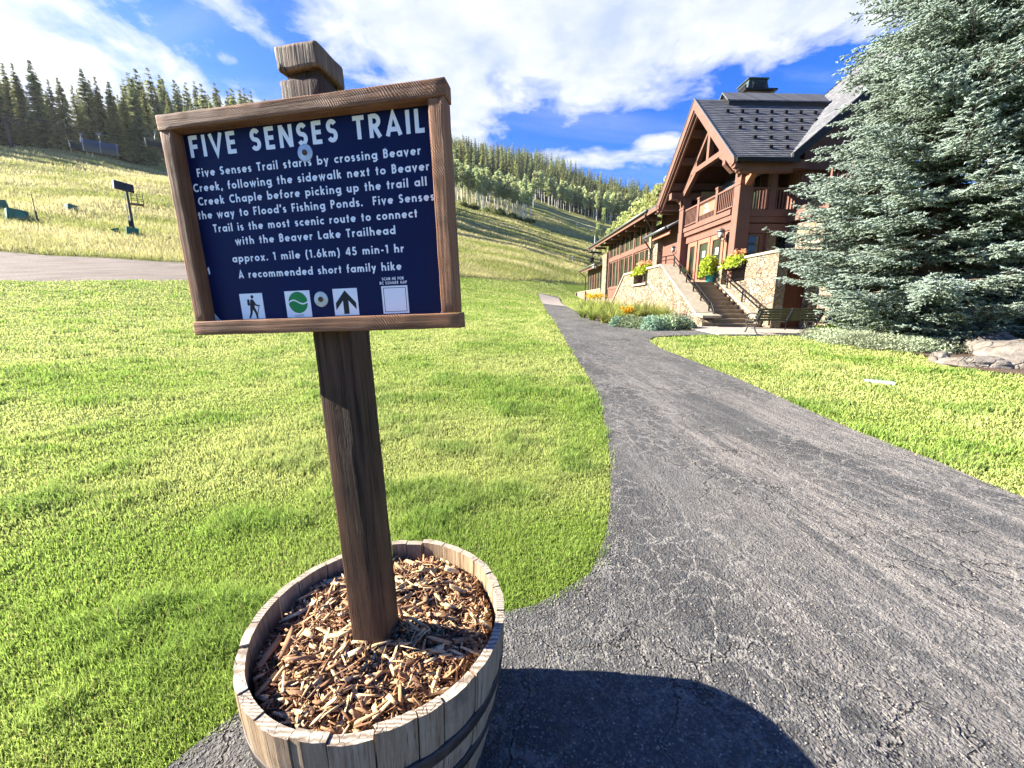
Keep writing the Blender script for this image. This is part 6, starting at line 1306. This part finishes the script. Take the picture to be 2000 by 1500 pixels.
for i, (x, y, s) in enumerate([(8.72, 11.2, .9), (8.62, 10.7, 1), (8.6, 10.2, 1), (8.75, 9.75, 1.1), (9.05, 9.4, 1.1), (9.2, 10.2, 1.05), (9.15, 10.9, 1), (9.45, 9.15, 1), (9.7, 9.6, 1.05), (10.0, 9.2, .95), (9.7, 10.4, 1), (10.3, 9.6, .9)]):
    plant('ground_cover', 'silvery pale green low plant in the bed before the benches', 'plant', (x, y, float(ground(x, y)) + .02), [('leaves', shrub_mesh(1500, .52 * s, .36 * s, .032, SILV), LEAF)], GS2)
for (x, y, s, l) in ((9.35, 11.25, .9, 'bright green leafy shrub in front of the hidden bench'), (10.05, 10.7, 1.0, 'bright green leafy shrub under the spruce, right of the benches'), (8.95, 11.5, .6, 'small fresh green plant at the right end of the first bench')):
    plant('leafy_shrub', l, 'shrub', (x, y, float(ground(x, y)) + .02), [('leaves', shrub_mesh(700, .42 * s, .55 * s, .07, DEEP), LEAF)])
# planters and pots on the stairs (lodge axes)
POT = mat('dark_planter', base=(.03, .028, .026), rough=.6); TURQ = mat('turquoise_glaze', base=(.05, .42, .45), rough=.35)
def wp(b, a, z): return (*W(b, a), z)
def trough(b, a0, a1, z, label, flowers):
    t = thing('flower_planter', label, 'planter', wp(b, (a0 + a1) / 2, z), YAW); L = a1 - a0; mb = MB(); mb.prism([(-.14, 0), (.14, 0), (.18, .26), (-.18, .26)], 1, -L / 2, L / 2); mb.build('trough', POT, t)
    n = max(2, int(L / .45)); VV, FF, CC = [], [], []; o = 0
    for k in range(n):
        V, F, C = shrub_mesh(420, .40, .42, .07, LIME); V = V * np.array([.9, .9, 1]) + np.array([-.10, -L / 2 + L * (k + .5) / n, .12]); V[:, 2] -= .55 * np.clip(-V[:, 0] - .15, 0, 1); VV.append(V); FF.append(F + o); CC.append(C); o += len(V)
    np_mesh('foliage', np.concatenate(VV), np.concatenate(FF), LEAF, t, np.concatenate(CC))
    V, F, C = blossoms(flowers, .28, .16, .58, .045, COR); V[:, 1] *= L / .7; np_mesh('flowers', V, F, PETAL, t, C)
trough(7.42, 19.55, 21.25, 2.86, 'long planter of lime foliage and coral flowers in the notch of the left stair wall', 90)
trough(9.5, 15.35, 16.45, 2.80, 'planter of lime foliage and coral flowers on the iron fence right of the steps', 60)
t = thing('potted_plant', 'turquoise pot with trailing lime green vine at the top of the steps', 'potted plant', wp(9.12, 17.15, 2.35), YAW); mb = MB(); mb.lathe([(.13, 0), (.15, .02), (.20, .34), (.22, .40), (.19, .40), (.17, .3)], 20); mb.build('pot', TURQ, t, True)
V, F, C = shrub_mesh(1100, .42, .85, .075, LIME); V += np.array([-.10, 0, .30]); V[:, 2] -= .5 * np.clip(-V[:, 0] - .2, 0, 1); np_mesh('foliage', V, F, LEAF, t, C)
t = thing('potted_plant', 'dark leafy potted plant at the left side of the doors', 'potted plant', wp(9.25, 20.2, 2.35), YAW); mb = MB(); mb.lathe([(.15, 0), (.2, .35), (.22, .4), (.18, .4)], 18); mb.build('pot', POT, t, True); V, F, C = strap_clump(120, .8, .025, [(.03, .07, .015), (.12, .2, .04)]); V += np.array([0, 0, .36]); np_mesh('foliage', V, F, LEAF, t, C)
# lanterns
LGL = mat('frosted_lantern_glass', base=(.75, .74, .68), rough=.25); LMET = mat('grey_lantern_metal', base=(.20, .20, .19), rough=.4, metal=.6)
for (a, z, s, l) in ((17.02, 4.16, 1.0, 'large grey wall lantern right of the entrance doors'), (21.62, 4.18, .85, 'grey wall lantern on the board siding left of the doors')):
    t = thing('wall_lantern', l, 'lantern', wp(9.36, a, z), YAW); t.scale = (s, s, s)
    mb = MB(); mb.lathe([(.03, .36), (.10, .33), (.16, .26), (.165, .23), (.13, .225)], 18); mb.lathe([(.11, -.02), (.12, 0), (.12, .02), (.10, .03)], 18); mb.tube([(0, 0, .36), (0, 0, .43)], .015, 8)
    for k in range(6): q = 2 * math.pi * k / 6; mb.tube([(.12 * math.cos(q), .12 * math.sin(q), .02), (.12 * math.cos(q), .12 * math.sin(q), .23)], .008, 5)
    mb.build('cage', LMET, t, True); mb = MB(); mb.lathe([(.09, .03), (.10, .22), (.02, .222)], 18); mb.build('glass', LGL, t, True)
    mb = MB(); mb.tube([(0, 0, -.02), (0, 0, -.08), (.08, 0, -.16), (.16, 0, -.10), (.24, 0, 0)], .016, 8); mb.box((.235, -.05, -.18), (.26, .05, .12)); mb.build('bracket', LMET, t)

# ---------------------------------------------------------------- small things on the lawn and the slopes
t = tag(poly_sheet('glare_patch', np.array([(5.56, 6.06), (5.60, 6.12), (5.88, 5.94), (5.86, 5.87)]), .045, mat('pale_turquoise_glare', base=(.50, .72, .68), rough=.4), .5, .04), 'pale turquoise patch of glare in the right lawn, built as a flat plate', 'glare patch'); del t['kind']  # glare on the grass, put into the shape and colour of a pale plate
PADM = mat('green_vinyl_pad', base=(.012, .16, .11), rough=.5); STEELD = mat('dark_steel', base=(.03, .035, .04), rough=.5, metal=.4); STEELG = mat('galvanised_steel', base=(.33, .35, .36), rough=.45, metal=.5); SHELL = mat('smoked_bubble_shell', base=(.12, .13, .14), rough=.45, spec=.25); RUST = mat('weathered_stake_wood', base=(.20, .10, .06), rough=.8); WPL = mat('white_plastic', base=(.8, .8, .78), rough=.5)
def gp(px, py): c = cast(px, py); return (float(c[0]), float(c[1]), float(c[2]))
tx, ty, tz = gp(263, 461); face = math.atan2(tx, ty)
t = thing('light_tower', 'dark lighting mast with a tilted lamp bank and caged platform on the left slope', 'light tower', (tx, ty, tz), -face)
mb = MB(); mb.tube([(0, 0, -.5), (0, 0, 4.6)], [.14, .10], 10); mb.box((-.16, -.16, .0), (.16, .16, .25)); mb.box((-.30, -.06, .9), (-.10, .06, 1.5)); mb.build('mast', STEELD, t)
mb = MB(); mb.tube([(-.22, .0, .2), (-.22, 0, 4.0)], .03, 6); mb.build('conduit', STEELG, t)
LM = Matrix.Translation((-.15, -.1, 4.75)) @ Matrix.Rotation(R(15), 4, 'Z') @ Matrix.Rotation(R(6), 4, 'Y') @ Matrix.Rotation(R(-12), 4, 'X'); mb = MB(); mb.box((-.75, -.10, -.42), (.75, .10, .42), 0, LM, .04); o = mb.build('lamp_bank', STEELD, t)
mb = MB(); mb.box((-.80, -.14, -.44), (-.751, .12, .44), 0, LM); mb.build('reflector', WPL, o)
mb = MB(); c0 = (.28, 1.18); zb, zt = 3.2, 4.1
for z in (zb, (zb + zt) / 2, zt):
    q = [(.25, -.45, z), (1.15, -.45, z), (1.15, .45, z), (.25, .45, z), (.25, -.45, z)]; mb.tube(q, .025, 5)
for q in [(.25, -.45), (.7, -.45), (1.15, -.45), (1.15, 0), (1.15, .45), (.7, .45), (.25, .45)]: mb.tube([(*q, zb), (*q, zt)], .025, 5)
mb.box((.1, -.45, zb - .06), (1.15, .45, zb)); mb.build('platform', STEELD, t)
def pad(px, py, w, h, d, label, tilt=0.0, turn=0.0, rnd=False):
    x, y, z = gp(px, py); t = thing('safety_pad', label, 'pad', (x, y, z - .05), -math.atan2(x, y) + turn, 'green padding on the left ski slope'); Mx = Matrix.Rotation(tilt, 4, 'Y')
    mb = MB(); mb.box((-w / 2, -d / 2, 0), (w / 2, d / 2, h), 0, Mx, .05); mb.build('cushion', PADM, t)
    if rnd: mb = MB(); mb.lathe([(.02, 0), (.38, 0), (.42, .06), (.38, .12), (.02, .12)], 20); mb.build('round_face', mat('green_drum_end', base=(.02, .22, .15), rough=.4), t, M=Matrix.Translation((.15, -d / 2 - .01, h * .45)) @ Matrix.Rotation(R(90), 4, 'X'))
    return t
pad(259, 463, .95, 1.0, .25, 'green pad leaning at the foot of the lighting mast', .12, .2); pad(140, 414, 1.0, .9, .7, 'single green snowmaking cover on the left slope, right of the stake', .1, .5)
pad(34, 431, 1.5, 1.15, .8, 'green machine cover with round end near the stake', .1, .2, True); pad(4, 418, 1.3, 1.5, .8, 'green cover at the left picture edge', -.15, .3)
x, y, z = gp(228, 459); t = thing('flag', 'small dark green pennant on a post left of the lighting mast', 'flag', (x, y, z), -math.atan2(x, y)); mb = MB(); mb.tube([(.28, 0, 0), (.22, 0, .75)], .02, 6); mb.build('post', STEELD, t); mb = MB(); mb.prism([(.22, .74), (-.42, .52), (.28, .06)], 1, -.012, .012); mb.build('pennant', PADM, t); mb = MB(); mb.lathe([(.05, 0), (.18, .04), (.16, .22), (.05, .28)], 10); mb.build('sandbag', WPL, t)
x, y, z = gp(75, 438); t = thing('marker_stake', 'thin wooden stake wrapped in dark mesh at its foot, on the left slope', 'stake', (x, y, z), 0); mb = MB(); mb.tube([(0, 0, -.3), (-.05, 0, 2.9)], [.05, .035], 8); mb.build('stake', RUST, t); mb = MB(); mb.tube([(0, 0, 0), (-.02, 0, 1.3)], [.11, .08], 8); mb.build('sleeve', mat('dark_mesh_sleeve', base=(.05, .055, .03), rough=.9), t)
# chairlift: chairs hang from their cable
def at(px, py, Y): u, f, up = _ray(px, py); return Vector((u / f * Y, Y, _H + up / f * Y))
GL_ = 'chairs of the lift above the left slope'
def chair(px, py, Y, s, rz, label, bubble):
    g = at(px, py, Y); t = thing('lift_chair', label, 'lift chair', g, rz, GL_); t.scale = (s, s, s)
    mb = MB(); mb.tube([(0, 0, .05), (0, 0, -.5), (.1, .25, -1.0), (.1, .3, -1.35)], .055, 8); mb.box((-.25, -.1, -.08), (.25, .1, .14)); mb.build('hanger', STEELG, t)
    mb = MB(); mb.tube([(-1.5, .3, -1.35), (1.5, .3, -1.35)], .05, 8)
    for x in (-1.5, 1.5): mb.tube([(x, .3, -1.35), (x, .38, -2.2), (x, .1, -2.75), (x, -.5, -2.75)], .045, 8)
    mb.build('frame', STEELG, t)
    mb = MB(); mb.box((-1.45, -.45, -2.72), (1.45, .15, -2.58), 0, None, .04); mb.build('seat', STEELD, t); mb = MB(); mb.box((-1.45, .22, -2.55), (1.45, .32, -1.75), 0, None, .04); mb.build('backrest', STEELD, t)
    mb = MB(); mb.tube([(-1.3, -.1, -2.2), (-1.3, -.75, -2.15), (1.3, -.75, -2.15), (1.3, -.1, -2.2)], .03, 6); mb.tube([(-.9, -.7, -2.2), (-.9, -.8, -3.2), (.9, -.8, -3.2), (.9, -.7, -2.2)], .03, 6); mb.build('safety_bar', STEELG, t)
    if bubble:
        mb = MB(); n = 9; pr = [(.45, -1.6), (.40, -1.2), (.1, -.98), (-.5, -1.08), (-.95, -1.55), (-1.15, -2.15), (-1.05, -2.72)]; inn = [(a * .95 + .0, b - .05) for a, b in pr]; mb.prism(pr + inn[::-1], 0, -1.62, 1.62); mb.build('bubble_cover', SHELL, t)
        for xx in (-1.64, 0, 1.64): mb = MB(); mb.tube([(xx, a * 1.03, b_ + .02) for a, b_ in pr], .06, 6); mb.build('bubble_rib', STEELG, t)
        mb = MB(); mb.box((-1.55, -1.06, -2.2), (1.55, -.98, -1.95)); mb.build('bubble_trim', STEELD, t)
chair(193, 262, 55, .92, R(38), 'covered lift chair with a smoked bubble shield before the spruces', True); chair(157, 262, 66, .9, R(215), 'open lift chair behind the covered one', False); chair(302, 258, 72, .9, R(215), 'open lift chair beside the left edge of the sign', False)
for (pts, l) in (([(-40, 222, 44), (63, 235, 46), (120, 245, 50), (193, 262, 55), (420, 300, 74)], 'lower haul cable of the chairlift carrying the covered chair'), ([(-40, 214, 54), (62, 232, 58), (157, 262, 66), (302, 258, 72), (470, 285, 90)], 'upper haul cable of the chairlift carrying the open chairs')):
    mb = MB(); mb.tube([at(*q) + Vector((0, 0, .12)) for q in catmull(pts, 8)], .03, 5); tag(mb.build('lift_cable', STEELD), l, 'cable')
c_ = cast(24, 293); g = Vector((float(c_[0]), float(c_[1]), 0)); gz = float(c_[2]); t = thing('lift_tower', 'dark lift tower with lattice crossarm at the left picture edge', 'lift tower', (g.x, g.y, gz), R(38)); hh = at(12, 238, g.y).z - gz
mb = MB(); mb.tube([(0, 0, -.5), (0, 0, hh)], [.32, .24], 12); mb.build('mast', STEELD, t)
mb = MB()
for zz in (hh + .1, hh + 1.0): mb.bar((-4.2, 0, zz), (2.6, 0, zz), .16, .16)
for k in range(9): x0 = -4.2 + k * .75; mb.bar((x0, 0, hh + (.1 if k % 2 else 1.0)), (x0 + .75, 0, hh + (1.0 if k % 2 else .1)), .09, .09)
mb.build('crossarm', STEELD, t)
for xx in (-3.6, 2.2):
    mb = MB()
    for k in range(5): mb.lathe([(.05, -.06), (.22, -.06), (.22, .06), (.05, .06)], 12, 0, (0, 0, 0)) if False else mb.tube([(xx - .06, -.9 + .45 * k, hh - .35), (xx + .06, -.9 + .45 * k, hh - .35)], .2, 10)
    mb.bar((xx, -1.1, hh - .2), (xx, 1.1, hh - .2), .1, .14); mb.build('sheave_train', STEELG, t)
# markers in the far meadow
x, y, z = gp(1118, 509); t = tag(MB().lathe([(.16, -.2), (.16, .8), (.22, .85), (.22, 1.05), (.05, 1.15)], 10).build('hydrant', WPL), 'small white hydrant standing in the meadow beyond the lawn', 'hydrant'); t.location = (x, y, z)
mb = MB(); mb.tube([(0, 0, -.3), (.7, 0, 3.4)], .07, 6); mb.tube([(.45, 0, 2.0), (2.3, 0, .4)], .025, 5); t = tag(mb.build('leaning_pole', STEELG), 'thin leaning pole on the far meadow below the aspens', 'pole'); x, y, z = gp(1125, 448); t.location = (x, y, z)
x, y, z = gp(1161, 492); t = thing('pale_post', 'tall pale post at the meadow edge left of the long eave', 'post', (x, y, z)); mb = MB(); mb.tube([(0, 0, -.3), (0, 0, 5.0)], [.2, .16], 8); mb.build('shaft', mat('pale_grey_paint', base=(.55, .55, .52), rough=.6), t); mb = MB(); mb.lathe([(.16, 5.0), (.22, 5.05), (.22, 5.25), (.05, 5.3)], 10); mb.build('cap', STEELG, t)
# floodlight hung at the corner of the long eave
t = thing('floodlight', 'black floodlight with speaker box under the corner of the long eave', 'floodlight', wp(8.75, 36.6, 5.9), YAW); mb = MB(); mb.box((-.5, -.05, .1), (.6, .05, .2)); mb.tube([(0, 0, .15), (-.25, 0, -.15), (-.3, 0, -.5)], .05, 6); mb.build('bracket', STEELD, t); mb = MB(); mb.lathe([(.05, 0), (.22, .1), (.26, .4), (.2, .45)], 14); mb.build('lamp_head', STEELD, t, M=Matrix.Translation((-.3, 0, -.75))); mb = MB(); mb.box((-.15, -.3, -1.25), (.2, .3, -.85), 0, None, .03); mb.build('box', STEELG, t)
# ---------------------------------------------------------------- thin summer haze: lifts the far slopes, leaves the sign clear
hm = bpy.data.materials.new('haze_air'); hm.use_nodes = True; ht = NT(hm.node_tree); ht.n.remove(ht.n['Principled BSDF'])
pv = ht.new('ShaderNodeVolumePrincipled'); pv.inputs['Color'].default_value = (.86, .90, .95, 1); pv.inputs['Density'].default_value = HAZE; pv.inputs['Anisotropy'].default_value = .45
ht.l.new(pv.outputs[0], ht.n['Material Output'].inputs['Volume'])
mb = MB(); mb.box((-910, -910, -3), (910, 910, 330)); tag(mb.build('haze', hm), 'thin pale haze over the slopes', 'haze', kind='stuff')
